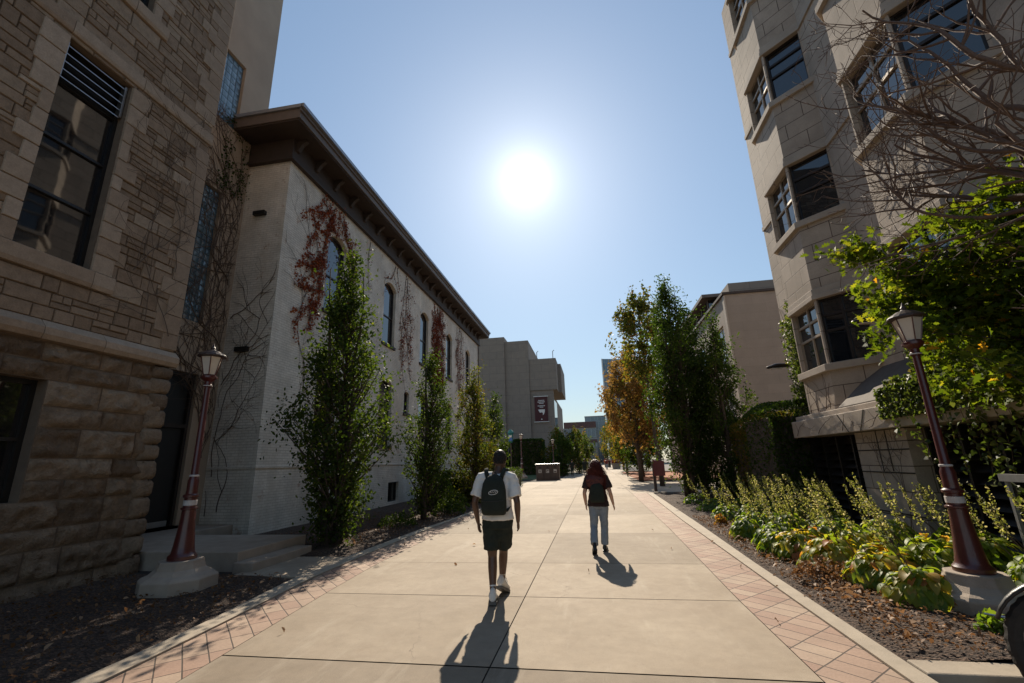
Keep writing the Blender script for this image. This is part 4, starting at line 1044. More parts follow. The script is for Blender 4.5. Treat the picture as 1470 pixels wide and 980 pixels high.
# ================================================================== TREES
GL = 'columnar oaks along the white building'
colp = lambda h, r, zb=.5: [(zb, r * .45), (h * .2, r * .85), (h * .4, r), (h * .6, r * .8), (h * .8, r * .42), (h * .93, r * .2), (h, r * .05)]
tree('columnar_oak', 'nearest and largest columnar oak in the left bed, in front of the white wall', 'tree', -5.68, 9.7, 6.9,
     [(.25, .35), (.8, .6), (1.5, .75), (2.3, .98), (3.0, 1.2), (3.6, 1.0), (4.3, .85), (5.0, .5), (5.8, .33), (6.9, .08)], 'leaf_green', 16500, 260, .085, .40, 21, group=GL, stems=3, shape=OVAL, lean=(.0, 0), bias=.45)
tree('columnar_oak', 'second columnar oak, standing between the near oak and the man', 'tree', -5.35, 14.4, 5.3, [(.3, .45), (1, .7), (2.2, .85), (3.2, .72), (4.2, .4), (5.3, .06)], 'leaf_green', 9500, 150, .08, .36, 22, group=GL, stems=2, shape=OVAL, lean=(.15, 0), bias=.4)
tree('columnar_oak', 'third columnar oak with browning leaves, just left of the man', 'tree', -5.15, 19.8, 5.9, [(.2, .5), (1.2, .78), (2.8, .86), (4, .7), (5, .38), (5.9, .06)], 'leaf_ochre', 9500, 150, .09, .38, 23, group=GL, stems=2, shape=OVAL, bias=.25)
tree('columnar_oak', 'fourth columnar oak mostly hidden behind the third one', 'tree', -5.3, 24.6, 5.2, [(.2, .5), (1.2, .75), (2.8, .8), (4, .6), (5.2, .06)], 'leaf_green', 5000, 60, .11, .4, 24, group=GL, stems=2, shape=DIAMOND, bias=.35)
GR = 'tall columnar trees on the right'
tree('columnar_tree', 'tallest columnar tree on the right, next to the orange maple', 'tree', 3.85, 20.7, 9.6, [(.6, .5), (1.6, .85), (3.5, 1.25), (5.5, 1.35), (7, 1.1), (8.2, .7), (9.6, .1)], 'leaf_dark', 20000, 260, .105, .45, 31, group=GR, stems=3, shape=OVAL, trunk=.11, bias=.35)
tree('columnar_tree', 'middle columnar tree on the right, dense and dark', 'tree', 4.75, 21.6, 8.5, [(.4, .5), (1.6, .8), (3.5, 1.0), (5.5, .95), (7, .6), (8.5, .1)], 'leaf_dark', 14000, 190, .105, .42, 32, group=GR, stems=2, shape=OVAL, bias=.35)
tree('columnar_tree', 'right-hand columnar tree, just before the beige building', 'tree', 5.5, 20.2, 7.7, [(.3, .5), (1.4, .9), (3.2, 1.0), (5, .85), (6.4, .5), (7.7, .08)], 'leaf_dark', 14000, 190, .105, .42, 33, group=GR, stems=2, shape=OVAL, bias=.42)
tree('maple_tree', 'orange maple turning colour between the dark columnar tree and the glass tower', 'tree', 3.4, 36, 9.7, [(2.6, 1.2), (4.2, 2.2), (6.3, 2.7), (8.0, 2.1), (9.0, 1.2), (9.7, .3)], 'leaf_orange', 13000, 190, .2, .6, 41, shape=MAPLE, trunk=.16, bias=.5)
tree('maple_tree', 'yellow-green maple with bronze tips leaning over the walk above the orange maple', 'tree', 4.0, 29.5, 12.4, [(6.3, .5), (7.5, 1.3), (9, 1.8), (10.5, 1.9), (11.6, 1.3), (12.4, .3)], 'leaf_ochre', 6500, 80, .19, .6, 42, shape=MAPLE, trunk=.13, lean=(-.4, 0), bias=.35)
tree('dark_tree', 'small dense dark tree under the orange maple', 'tree', 4.4, 44, 5.6, [(.9, .8), (2, 1.7), (3.4, 1.9), (4.8, 1.3), (5.6, .3)], 'leaf_dark', 6500, 60, .2, .6, 43, trunk=.12, bias=.35)
for i, (x, y, h, r, mt, lb) in enumerate([
    (3.9, 58, 7.2, 2.0, 'leaf_ochre', 'ochre tree, nearest of the row beyond the small dark tree'),
    (4.4, 72, 9.5, 2.4, 'leaf_ochre', 'taller ochre tree, second of the row beyond the small dark tree'),
    (4.0, 90, 9.5, 2.6, 'leaf_ochre', 'ochre-green tree, third of the row beyond the small dark tree'),
    (4.6, 115, 11, 3.4, 'leaf_green', 'green tree at the far right end of the walk'),
    (8.5, 64, 8.5, 2.8, 'leaf_green', 'green tree standing back from the walk behind the ochre trees')]):
    tree('broad_tree', lb, 'tree', x, y, h, [(h * .2, r * .4), (h * .4, r), (h * .7, r * .85), (h, r * .1)], mt, 3500, 50, .28, .7, 50 + i, group='trees lining the far right of the walk', trunk=.13, bias=.4)
for i, (x, y, h, r, mt, lb) in enumerate([
    (-3.5, 53, 4.6, 1.3, 'leaf_dark', 'dark clipped tree beside the litter bins'),
    (-1.9, 60, 5.4, 2.0, 'leaf_green', 'rounded green tree left of the crowd, second from the bins'),
    (-4.4, 58, 5.8, 1.6, 'leaf_ochre', 'thin yellowing tree in front of the concrete wall by the far lamp'),
    (-2.2, 72, 6.2, 2.3, 'leaf_ochre', 'rounded olive tree behind the rounded green one on the left')]):
    tree('broad_tree', lb, 'tree', x, y, h, [(h * .1, r * .6), (h * .4, r), (h * .7, r * .85), (h, r * .2)], mt, 4500, 55, .22, .6, 70 + i, group='trees lining the far left of the walk', trunk=.1, bias=.45)

# clipped hedges: dense leaf shells over a solid twiggy core
def hedge(name, label, x0, x1, y0, y1, h, mat, n, seed, lsz=.12, round_=.3, core=True):
    t = thing(name, label, 'hedge', ((x0 + x1) / 2, (y0 + y1) / 2, 0)); g = np.random.default_rng(seed)
    mb = MB(); e = .12
    vs = [(x0 + e, y0 + e), (x1 - e, y0 + e), (x1 - e, y1 - e), (x0 + e, y1 - e)]
    mb.prism(vs, -.05, h - round_); mb.build('branches', 'bark', t)
    A = []
    for _ in range(n):
        k = g.uniform()
        if k < .45: p = (g.uniform(x0, x1), y0 + abs(g.normal()) * .08, g.uniform(0, h)); nr = (0, -1, .3)
        elif k < .6: p = (x1 - abs(g.normal()) * .08, g.uniform(y0, y1), g.uniform(0, h)); nr = (1, 0, .3)
        elif k < .75: p = (x0 + abs(g.normal()) * .08, g.uniform(y0, y1), g.uniform(0, h)); nr = (-1, 0, .3)
        else: p = (g.uniform(x0, x1), g.uniform(y0, y1), h - abs(g.normal()) * .07); nr = (0, 0, 1)
        x, y, z = p
        dx = min(x - x0, x1 - x); cut = max(0, z - (h - round_)) 
        z -= max(0, round_ - dx) * .6 * (z > h - round_) ; z += noise.noise(Vector((x * .8, y * .8, seed))) * .15
        x += noise.noise(Vector((x * 1.1, z * 1.3, seed))) * .12
        A.append((x, y, z, *nr))
    A = np.array(A)
    leaves('foliage', mat, t, A[:, :3], lsz * g.uniform(.6, 1.3, n), g.normal(.4, .2, n), DIAMOND, nrm=A[:, 3:] * .8, seed=seed)
    return t
hedge('clipped_hedge', 'tall square clipped hedge behind the far lamp, left of the bins', -10.6, -6.2, 58, 61, 4.5, 'leaf_dark', 9000, 1, .2)
hedge('clipped_hedge', 'long lower hedge running left of the tall clipped hedge', -18, -10.9, 57, 59.5, 4.0, 'leaf_dark', 6000, 2, .2)
hedge('clipped_hedge', 'low shrub hedge at the foot of the white building beyond the third oak', -7.6, -5.2, 20.5, 34, 1.3, 'leaf_green', 9000, 3, .10)
hedge('clipped_hedge', 'dark rounded mass of creeper over the low wall at the far end of the louvres', 5.0, 6.9, 14.05, 16.6, 3.25, 'leaf_dark', 11000, 4, .085, .55)
hedge('clipped_hedge', 'yellow-green shrub hedge between the columnar trees and the creeper-covered wall', 5.4, 8.6, 17.6, 19.4, 3.2, 'leaf_ochre', 9000, 5, .10, .6)

def shrub(name, label, x, y, r, h, mat, n, seed, lsz=.08, group=None, tint=(.2, .9)):
    t = thing(name, label, 'shrub', (x, y, 0), 0, group); g = np.random.default_rng(seed); mb = MB()
    for k in range(9):
        a = g.uniform(0, 2 * PI); mb.tube([(x, y, 0), (x + r * .3 * math.cos(a), y + r * .3 * math.sin(a), h * .5), (x + r * .75 * math.cos(a), y + r * .75 * math.sin(a), h * .85)], [.012, .008, .003], 4)
    mb.build('stems', 'twig', t)
    a = g.uniform(0, 2 * PI, n); rr = r * np.sqrt(g.uniform(0, 1, n)); z = h * np.sqrt(np.clip(1 - (rr / r) ** 2, 0, 1)) * g.uniform(.35, 1.05, n)
    A = np.stack([x + rr * np.cos(a), y + rr * np.sin(a), z + .02], 1)
    leaves('foliage', mat, t, A, lsz * g.uniform(.6, 1.3, n), g.uniform(*tint, n), OVAL, nrm=np.array([0, 0, .8]), seed=seed)
    return t
shrub('low_shrub', 'low sprawling shrub at the foot of the nearest left oak', -5.5, 12.6, .55, .35, 'leaf_dark', 700, 1, .07)
shrub('low_shrub', 'low shrub with pale sunlit leaves at the foot of the second left oak', -5.0, 15.6, .6, .5, 'leaf_green', 1100, 2, .08)
shrub('low_shrub', 'spreading shrub between the second and third left oaks', -5.6, 17.2, .9, .75, 'leaf_green', 1700, 3, .08)
shrub('low_shrub', 'dark shrub at the foot of the third left oak', -5.3, 21.0, .9, .8, 'leaf_dark', 1500, 4, .09)
shrub('low_shrub', 'small yellow clump at the front edge of the right bed', 2.95, 12.4, .16, .26, 'leaf_ochre', 160, 5, .08, None, (.6, 1))
shrub('low_shrub', 'rusty dry trailing clump spilling from the right bed onto the mulch', 2.95, 7.15, .42, .26, 'leaf_dead', 800, 6, .05, None, (0, .7))
shrub('low_shrub', 'reddish-leaved shrub behind the right street lamp', 5.2, 6.0, .4, .95, 'leaf_orange', 380, 7, .07, None, (0, .9))
shrub('low_shrub', 'small green clump with white flowers by the terracotta bowl', 3.50, 5.30, .14, .2, 'leaf_hosta', 150, 8, .07, None, (0, .4))

# ------------------------------------------------------------------ hostas with flower spikes
def hosta(x, y, r, h, seed, label, nleaf=70, nsp=9, tint=(.05, .8), lean=(-.42, .0)):
    g = random.Random(seed); t = thing('hosta_plant', label, 'plant', (x, y, .04), 0, 'hostas in flower along the right bed')
    mb = MB(); tt = []
    for k in range(int(nleaf * 1.9)):
        a = g.uniform(0, 2 * PI); rr = r * math.sqrt(g.uniform(.08, 1)); Ln = g.uniform(.11, .2); w = Ln * g.uniform(.24, .36)
        zt = h * (1.05 - .75 * (rr / r) ** 2) * g.uniform(.75, 1.1)
        tilt = .25 - .85 * (rr / r) + g.uniform(-.25, .25); a2 = a + g.uniform(-.5, .5)
        base = Vector((x + rr * math.cos(a), y + rr * math.sin(a), .04 + zt)); d = Vector((math.cos(a2), math.sin(a2), 0)); s = Vector((-d.y, d.x, 0))
        vs = []; n = 5; p = base - d * Ln * .4
        for i in range(n + 1):
            f = i / n; ww = w * math.sin(PI * min(1, f * .92 + .06)) ** .8; sl = tilt - f * 1.1
            vs += [p - s * ww + Vector((0, 0, ww * .35)), p, p + s * ww + Vector((0, 0, ww * .35))]
            p = p + (d * math.cos(sl) + Vector((0, 0, math.sin(sl)))) * Ln / n
        fs = []
        for i in range(n): fs += [(3 * i, 3 * i + 1, 3 * i + 4, 3 * i + 3), (3 * i + 1, 3 * i + 2, 3 * i + 5, 3 * i + 4)]
        mb.add(vs, fs, min(1, max(0, g.uniform(*tint) + (.35 if g.random() < .12 else 0))))
    mb.build('leaves', 'leaf_hosta', t, smooth=True, tint=True)
    mb = MB(); F = []
    for k in range(max(2, int(nsp * .7))):
        a = g.uniform(0, 2 * PI); rr = r * .75 * math.sqrt(g.random()); H = h + g.uniform(.4, .78)
        p0 = Vector((x + rr * math.cos(a) * .5, y + rr * math.sin(a) * .5, .1)); p1 = Vector((x + rr * math.cos(a) + lean[0] * H * .5, y + rr * math.sin(a) + lean[1], H * .62)); p2 = p1 + Vector((lean[0] * .35 + g.uniform(-.06, .06), g.uniform(-.06, .06), H * .42))
        mb.tube([p0, p0.lerp(p1, .6) + Vector((0, 0, .06)), p1, p2], [.005, .005, .004, .002], 4)
        for i in range(60):
            f = g.random(); q = p1.lerp(p2, f) + Vector((g.gauss(0, 1), g.gauss(0, 1), g.gauss(0, 1))) * (.024 * (1.2 - f)); F.append(tuple(q))
    sp = mb.build('flower_stalks', 'vine_stem', t)
    if F: leaves('flowers', 'flower_spike', t, np.array(F), .036, np.random.default_rng(seed).uniform(0, 1, len(F)), OVAL, seed=seed)
    return t
HP = [(3.45, 6.15, .4, .34, 'nearest hosta clump in front of the right lamp base', 100, 3, (.1, .9)),
      (3.42, 6.85, .45, .36, 'gold-edged hosta clump at the left foot of the right street lamp', 110, 3, (.2, .95)),
      (3.0, 10.6, .36, .34, 'small bright hosta clump at the mulch edge beyond the pale one', 70, 4, (.0, .6)),
      (3.75, 7.25, .5, .4, 'gold and green hosta clump hiding the left side of the right lamp base', 120, 5, (.3, 1)),
      (4.3, 7.2, .5, .5, 'hosta clump directly behind the right street lamp', 100, 10, (.1, .7)),
      (3.0, 8.9, .35, .32, 'small pale hosta clump at the mulch edge in front of the bed', 70, 2, (.0, .6)),
      (3.95, 12.9, .6, .45, 'hosta clump with crowded pale spikes in the middle of the bed', 80, 13, (.0, .5)),
      (3.75, 11.0, .5, .42, 'hosta clump with leaning spikes behind the front row', 80, 12, (.0, .5)),
      (4.6, 5.3, .5, .45, 'hosta clump at the right edge of the picture near the bicycle', 100, 8, (.1, .7)),
      (3.25, 8.55, .5, .42, 'front hosta clump left of the lamp, its leaves turning gold', 120, 7, (.2, .95)),
      (3.35, 7.75, .5, .42, 'nearest yellowing hosta clump at the mulch edge, left of the lamp', 130, 6, (.3, 1)),
      (3.85, 8.1, .5, .45, 'golden hosta clump directly left of the right street lamp', 120, 8, (.3, .95)),
      (3.2, 9.5, .42, .42, 'pale green hosta clump with sunlit leaves at the front of the bed', 90, 8, (.0, .5)),
      (4.0, 9.1, .55, .5, 'tall flowering hosta clump between the pier and the street lamp', 90, 13, (.1, .6)),
      (4.7, 8.9, .55, .5, 'hosta clump just in front of the stone pier', 80, 13, (.1, .6)),
      (3.7, 10.3, .5, .45, 'green hosta clump behind the pale sunlit one', 80, 12, (.0, .5)),
      (4.5, 10.4, .55, .5, 'hosta clump below the left edge of the stone pier', 80, 13, (.0, .6)),
      (3.35, 11.3, .45, .38, 'dark green hosta clump at the front of the middle of the bed', 80, 8, (.0, .35)),
      (4.2, 11.8, .6, .48, 'hosta clump in front of the left louvres', 80, 13, (.0, .5)),
      (5.0, 12.2, .6, .5, 'hosta clump against the left louvres', 70, 12, (.0, .5)),
      (3.45, 13.4, .5, .36, 'shaded hosta clump halfway along the bed front', 70, 7, (.0, .3)),
      (4.4, 13.8, .6, .45, 'hosta clump in front of the dark creeper mass', 70, 10, (.0, .5)),
      (3.6, 15.6, .55, .34, 'grey-green hosta clump toward the far end of the bed', 70, 5, (.0, .25)),
      (4.7, 16.0, .6, .4, 'hosta clump beneath the yellow-green hedge', 60, 6, (.0, .4)),
      (3.6, 18.0, .55, .32, 'farthest hosta clump near the foot of the tallest columnar tree', 60, 4, (.0, .25)),
      (4.95, 7.4, .55, .5, 'hosta clump between the right lamp and the louvres', 90, 13, (.1, .6)),
      (4.9, 6.3, .5, .5, 'green hosta clump right of the street lamp', 90, 12, (.0, .6)),
      (5.3, 8.2, .5, .5, 'hosta clump at the right foot of the stone pier', 70, 12, (.0, .6))]
for i, (x, y, r, h, lb, nl, ns, ti) in enumerate(HP): hosta(x, y, r, h, 100 + i, lb, nl, ns, ti)

# ------------------------------------------------------------------ ivy on the bay building
def ivy_mass(label, boxes, strands, n, seed, loc, lsz=.085):
    g = np.random.default_rng(seed); t = thing('ivy', label, 'ivy', loc)
    A = []; Nn = []
    for (x0, x1, y0, y1, z0, z1, w, nrm) in boxes:
        k = int(n * w); P = np.stack([g.uniform(x0, x1, k), g.uniform(y0, y1, k), g.uniform(z0, z1, k)], 1)
        kee = np.array([noise.noise(Vector((p[1] * 1.2, p[2] * 1.2, seed))) > -.5 for p in P]); P = P[kee]
        A.append(P); Nn.append(np.tile(nrm, (len(P), 1)))
    mb = MB()
    for (x, y, z0, z1) in strands:
        m = int((z0 - z1) / .022); z = np.linspace(z0, z1, m)
        P = np.stack([x + g.normal(size=m) * .035 + .05 * np.sin(z * 4 + y), y + g.normal(size=m) * .05, z], 1); A.append(P); Nn.append(np.tile((-1, -.3, .2), (m, 1)))
        mb.tube([(x + .05 * math.sin(zz * 4 + y), y, zz) for zz in np.linspace(z0, z1, 6)], .004, 4)
    for (x0, x1, y0, y1, z0, z1, w, nrm) in boxes:
        for k in range(14):
            yy = g.uniform(y0, y1); mb.tube([(x1, yy, z0), ((x0 + x1) / 2, yy + g.normal() * .15, (z0 + z1) / 2), (x1, yy + g.normal() * .3, z1)], .006, 4)
    mb.build('stem', 'vine_stem', t)
    A = np.concatenate(A); Nn = np.concatenate(Nn)
    leaves('leaves', 'leaf_ivy', t, A, lsz * g.uniform(.6, 1.25, len(A)), np.clip(g.normal(.45, .25, len(A)), 0, 1), IVY, nrm=Nn * 1.1, seed=seed, droop=.8)
    return t
ivy_mass('dense glossy ivy hanging over the ledge behind the right street lamp',
         [(5.7, 6.2, 6.3, 9.9, 2.65, 3.0, .2, (-1, -.3, .6)), (5.9, 6.4, 6.3, 9.3, 2.9, 3.5, .2, (-1, -.3, .6)), (5.68, 5.83, 7.6, 9.0, 2.7, 3.6, .12, (-1, -.3, .2)), (6.25, 6.52, 6.0, 9.8, 3.4, 4.4, .12, (-1, -.3, .2)), (5.42, 5.56, 6.0, 9.7, 2.25, 2.8, .3, (-1, -.3, .2)), (5.4, 6.2, 3.5, 6.3, 2.3, 3.6, .3, (-1, -.3, .4))],
         [(5.45, 8.75, 2.5, 1.45), (5.46, 8.05, 2.5, 1.3), (5.45, 7.2, 2.5, 1.0), (5.44, 6.75, 2.5, 1.2), (5.46, 5.9, 2.5, 1.4), (5.44, 8.3, 2.5, 1.75), (5.46, 7.75, 2.5, 1.5), (5.44, 7.55, 2.5, 1.15), (5.45, 7.4, 2.5, 1.3), (5.44, 7.0, 2.5, 1.7), (5.45, 6.5, 2.5, 1.3), (5.45, 9.2, 2.5, 1.9), (5.45, 6.2, 2.5, 1.6)], 24000, 3, (5.6, 8, 2.6))
ivy_mass('column of bright ivy climbing the far corner of the bay window building', [(5.9, 6.3, 13.7, 14.5, 2.6, 5.6, .9, (-1, -.5, .2)), (6.3, 6.56, 14.2, 14.9, 3, 6.4, .3, (-1, -.5, .2))], [(5.85, 13.9, 3, 2.4)], 2600, 7, (6.1, 14.1, 2.6))
Pbb = P_facing((5.82, 13.4, 0), (0, -1, 0), (-1, 0, 0))
pt = vine_paths(51, [(.2, 2.7, 1.5), (.6, 2.7, 1.6), (1.2, 2.7, 1.5), (1.0, 2.7, 1.2)], (.05, 1.4), (2.64, 3.58), branch=.3, life=20, wander=.6)
climber('bare_vine', 'leafless vine web on the stone below the lowest bay window', 'vine', (5.8, 13, 2.7), Pbb, pt, rs=.7)
Pb2 = P_facing((5.83, 9.03, 0), (0, -1, 0), (-1, 0, 0))
pt = vine_paths(53, [(.1, 4.2, 1.5), (.8, 4.0, 1.3), (1.3, 4.2, 1.6)], (.02, 1.5), (3.9, 7.4), branch=.3, life=30, wander=.6)
climber('bare_vine', 'leafless vine web on the sunlit spandrel of the nearer bay', 'vine', (5.83, 8.5, 4), Pb2, [p for p in pt if all(v > 5.65 or v < 3.5 for u, v in p[0])] or pt[:2], rs=.6)
Pl = P_facing((5.49, 13.8, 0), (0, -1, 0), (-1, 0, 0))
pt = vine_paths(57, [(.3, 2.12, .5), (1.5, 2.12, .8), (2.6, 2.12, 1.0), (3.6, 2.12, .4), (4.2, 2.45, -2.8)], (0, 4.6), (2.09, 2.49), branch=.3, life=14, wander=.6)
climber('bare_vine', 'leafless vine traces along the stone ledge above the left louvres', 'vine', (5.49, 12, 2.2), Pl, pt, rs=.6)
Pp = P_facing((5.69, 11.2, 0), (0, -1, 0), (-1, 0, 0))
pt = vine_paths(59, [(.3, .2, 1.5), (.8, .2, 1.6), (1.2, .2, 1.4)], (.05, 1.6), (.1, 2.04), branch=.35, life=20, wander=.6)
climber('bare_vine', 'leafless vine web on the stone pier', 'vine', (5.69, 10.5, .2), Pp, pt, rs=.6)

# ------------------------------------------------------------------ foreground trees reaching in from the right
def limb_tree(name, label, base, limbs, mat_, seed, r0=.05, leafmat_=None, nper=26, lsize=.12, sub=3, tw=5, spreadz=.3):
    g = random.Random(seed); t = thing(name, label, 'tree', base); mb = MB(); tips = []
    def grow(p, d, ln, r, dep):
        n = max(4, int(ln / .14)); pts = [Vector(p)]; d = Vector(d).normalized(); cur = Vector(p); nodes = []
        for k in range(n):
            d = (d + Vector((g.gauss(0, .13), g.gauss(0, .13), g.gauss(0, .10) + (.05 if mat_ == 'twig' else .012)))).normalized(); cur = cur + d * ln / n; pts.append(cur.copy()); nodes.append((cur.copy(), d.copy(), k / n))
        mb.tube(pts, [max(.0032, r * (1 - .7 * k / n)) for k in range(n + 1)], 6 if dep == 0 else 4, cap=False)
        if dep < sub:
            m = int(tw * (1 if dep == 0 else .8) * max(.6, ln / 1.2))
            for _ in range(m):
                c, dd, f = nodes[min(n - 1, int(g.uniform(.15, 1) * n))]; ax = Vector((g.gauss(0, 1), g.gauss(0, 1), g.gauss(0, 1)))
                ax = (ax - dd * ax.dot(dd)).normalized(); nd = dd * g.uniform(.5, 1) + ax * g.uniform(.5, 1)
                grow(c, nd, ln * g.uniform(.3, .55), r * (1 - .65 * f) * .66, dep + 1)
        if dep >= sub - 1:
            for c, dd, f in nodes[n // 3:]: tips.append(tuple(c))
    for (p, q, r) in limbs:
        p = Vector(p); q = Vector(q)
        grow(p, q - p, (q - p).length, r, 0)
    mb.build('trunk', mat_, t, smooth=True)
    if leafmat_:
        gg = np.random.default_rng(seed); A = np.array(tips)
        if len(A) * 1 > 0:
            idx = gg.integers(0, len(A), nper); P = A[idx] + gg.normal(size=(nper, 3)) * .09
            leaves('crown', leafmat_, t, P, lsize * gg.uniform(.6, 1.25, nper), np.clip(gg.normal(.45, .22, nper), 0, 1), OAK, nrm=np.array([0, -.2, .9]), spread=.8, seed=seed, droop=.2, fold=.3)
    return t
B0 = (5.15, 3.3, 0)
trunkpts = [((5.15, 3.3, -.05), (5.1, 3.3, 2.6), .12)]
limb_tree('bare_tree', 'leafless many-branched tree reaching in from the upper right corner', B0,
    [((5.15, 3.3, 0), (5.05, 3.6, 2.7), .11), ((5.05, 3.6, 2.6), (4.8, 4.6, 4.2), .075), ((5.05, 3.6, 2.6), (4.6, 4.3, 4.9), .07), ((5.0, 3.6, 2.7), (4.3, 4.1, 5.4), .06), ((5.0, 3.6, 2.7), (5.0, 5.3, 4.4), .055),
     ((4.8, 4.6, 4.1), (3.9, 5.4, 5.6), .040), ((4.8, 4.6, 4.1), (4.1, 5.9, 5.3), .038), ((4.6, 4.3, 4.6), (3.4, 4.9, 6.0), .036), ((5.0, 5.3, 4.3), (4.1, 6.6, 5.1), .034), ((4.9, 4.8, 4.0), (3.9, 6.6, 4.4), .032), ((4.9, 4.5, 4.0), (4.2, 6.3, 4.3), .03), ((4.9, 5.0, 4.2), (4.5, 6.9, 4.9), .032), ((4.6, 4.3, 4.8), (3.7, 4.6, 6.6), .032), ((4.4, 4.2, 5.0), (3.2, 4.4, 6.5), .03), ((4.8, 4.9, 4.5), (4.3, 5.8, 6.2), .034), ((5.0, 5.0, 4.4), (4.7, 6.4, 6.2), .034), ((4.7, 4.5, 4.5), (3.6, 5.9, 4.9), .032)],
    'twig', 5, sub=3, tw=5.8)
limb_tree('oak_tree', 'green oak with sunlit lobed leaves leaning in over the right street lamp', (5.35, 4.6, 0),
    [((5.45, 4.6, 0), (5.40, 4.8, 2.3), .08), ((5.40, 4.8, 2.3), (5.32, 6.3, 3.5), .035), ((5.40, 4.8, 2.3), (5.42, 5.9, 4.1), .035), ((5.40, 4.8, 2.3), (5.30, 6.4, 3.1), .03), ((5.42, 5.8, 3.2), (4.67, 7.1, 4.05), .022), ((5.42, 5.9, 3.8), (4.62, 6.9, 4.45), .022), ((5.37, 6.0, 3.3), (4.82, 7.3, 3.75), .02), ((5.30, 5.0, 2.9), (5.12, 5.8, 4.3), .022), ((5.40, 5.2, 2.4), (5.50, 6.7, 3.0), .025), ((5.35, 4.9, 2.2), (5.42, 5.9, 2.5), .02), ((5.42, 5.4, 3.2), (5.30, 7.1, 3.8), .022), ((5.42, 5.2, 3.4), (5.30, 6.4, 4.5), .022), ((5.30, 5.0, 2.8), (5.40, 6.0, 3.6), .022), ((5.32, 5.2, 2.6), (5.07, 6.0, 3.2), .02)],
    'bark', 9, leafmat_='leaf_oak', nper=12500, lsize=.125, sub=2, tw=6.5)

# ================================================================== PEOPLE
def hand(mb, w, d, side, s=1.0, curl=.5):
    """palm + 4 fingers + thumb ; w wrist, d direction the hand hangs; palm faces the thigh"""
    w = Vector(w); d = Vector(d).normalized(); inw = Vector((-side, 0, 0)); inw = (inw - d * inw.dot(d)).normalized(); fw = d.cross(inw) * side
    if fw.y < 0: fw = -fw
    mb.blob([w, w + d * .045 * s, w + d * .085 * s], [.026 * s, .036 * s, .036 * s], 12, flat=.5, flatdir=fw)
    for i, (o, ln, r) in enumerate(((.028, .068, .0088), (.010, .078, .0092), (-.009, .072, .0088), (-.026, .056, .0078))):
        b = w + d * .088 * s + fw * o * s; m1 = b + (d * .85 + inw * .25 * curl) * ln * .42 * s
        m2 = m1 + (d * .7 + inw * .8 * curl) * ln * .33 * s; e = m2 + (d * .3 + inw * 1.1 * curl) * ln * .25 * s
        mb.tube([b - d * .025 * s, b, m1, m2, e], [r * s * 1.05, r * s * 1.05, r * s, r * s * .92, r * s * .6], 8)
    b = w + d * .03 * s + fw * .028 * s; m1 = b + (d * .55 + fw * .6 + inw * .35) * .036 * s; e = m1 + (d * .85 + fw * .15 + inw * .35) * .032 * s
    mb.tube([b - fw * .015 * s, b, m1, e], [.014 * s, .0125 * s, .011 * s, .007 * s], 8)

def foot_shoe(t, ankle, yaw, pitch, mat, sole, s=1.0, name='shoe', trim=None):
    a = Vector(ankle); M = Matrix.Rotation(yaw, 3, 'Z') @ Matrix.Rotation(pitch, 3, 'X')
    T = lambda x, y, z: a + M @ Vector((x * s, y * s, z * s))
    def ring(y, w, z0, z1, zc=.0):
        return [T(w * math.cos(q) * (1.0 if math.sin(q) < .2 else .82), y, (z0 + z1) / 2 + (z1 - z0) / 2 * math.sin(q)) for q in (2 * PI * k / 16 for k in range(16))]
    mb = MB(); mb.rings([ring(-.078, .018, -.06, -.03), ring(-.072, .034, -.072, .02), ring(-.05, .040, -.075, .055), ring(0, .041, -.075, .055), ring(.05, .043, -.075, .028), ring(.10, .048, -.075, .0), ring(.15, .046, -.075, -.018), ring(.185, .034, -.073, -.028), ring(.20, .015, -.068, -.045)])
    sh = mb.build(name, mat, t, smooth=True)
    mb = MB(); out = [(-.034, -.08), (.034, -.08), (.043, -.04), (.041, .03), (.05, .10), (.047, .16), (.03, .2), (0, .212), (-.03, .2), (-.047, .16), (-.05, .10), (-.041, .03), (-.043, -.04)]
    mb.rings([[T(x, y, z) for x, y in out] for z in (-.095, -.068)]); mb.build('sole', sole, sh)
    if trim:
        mb = MB()
        for k in range(4): mb.tube([T(-.03, .035 + k * .022, .03 - k * .011), T(0, .035 + k * .022, .045 - k * .012), T(.03, .035 + k * .022, .03 - k * .011)], .0035 * s, 4)
        mb.build('laces', trim, sh)
    return sh

def head(mb, c, s=1.0, pitch=0, yaw=0):
    M = Matrix.Rotation(yaw, 3, 'Z') @ Matrix.Rotation(-pitch, 3, 'X'); c = Vector(c)
    T = lambda x, y, z: c + M @ Vector((x * s, y * s, z * s))
    lev = [(-.118, .03, .02, .028), (-.108, .045, .035, .045), (-.085, .055, .02, .07), (-.05, .062, .008, .086), (-.01, .070, .0, .095), (.03, .074, -.004, .099), (.065, .070, -.006, .094), (.095, .054, -.006, .074), (.112, .032, -.006, .045), (.118, .01, -.006, .014)]
    mb.rings([[T(rx * math.cos(a), cy + ry * math.sin(a), z) for a in (2 * PI * k / 20 for k in range(20))] for z, rx, cy, ry in lev])
    mb.blob([T(0, .088, .008), T(0, .104, -.028)], [.010 * s, .016 * s], 8)        # nose
    mb.blob([T(-.03, .082, .03), T(.03, .082, .03)], [.010 * s, .010 * s], 8)      # brow
    for e in (-1, 1): mb.blob([T(.074 * e, -.012, -.022), T(.080 * e, -.014, .018)], [.010 * s, .014 * s], 8, flat=.5, flatdir=(0, 1, 0))
    return T

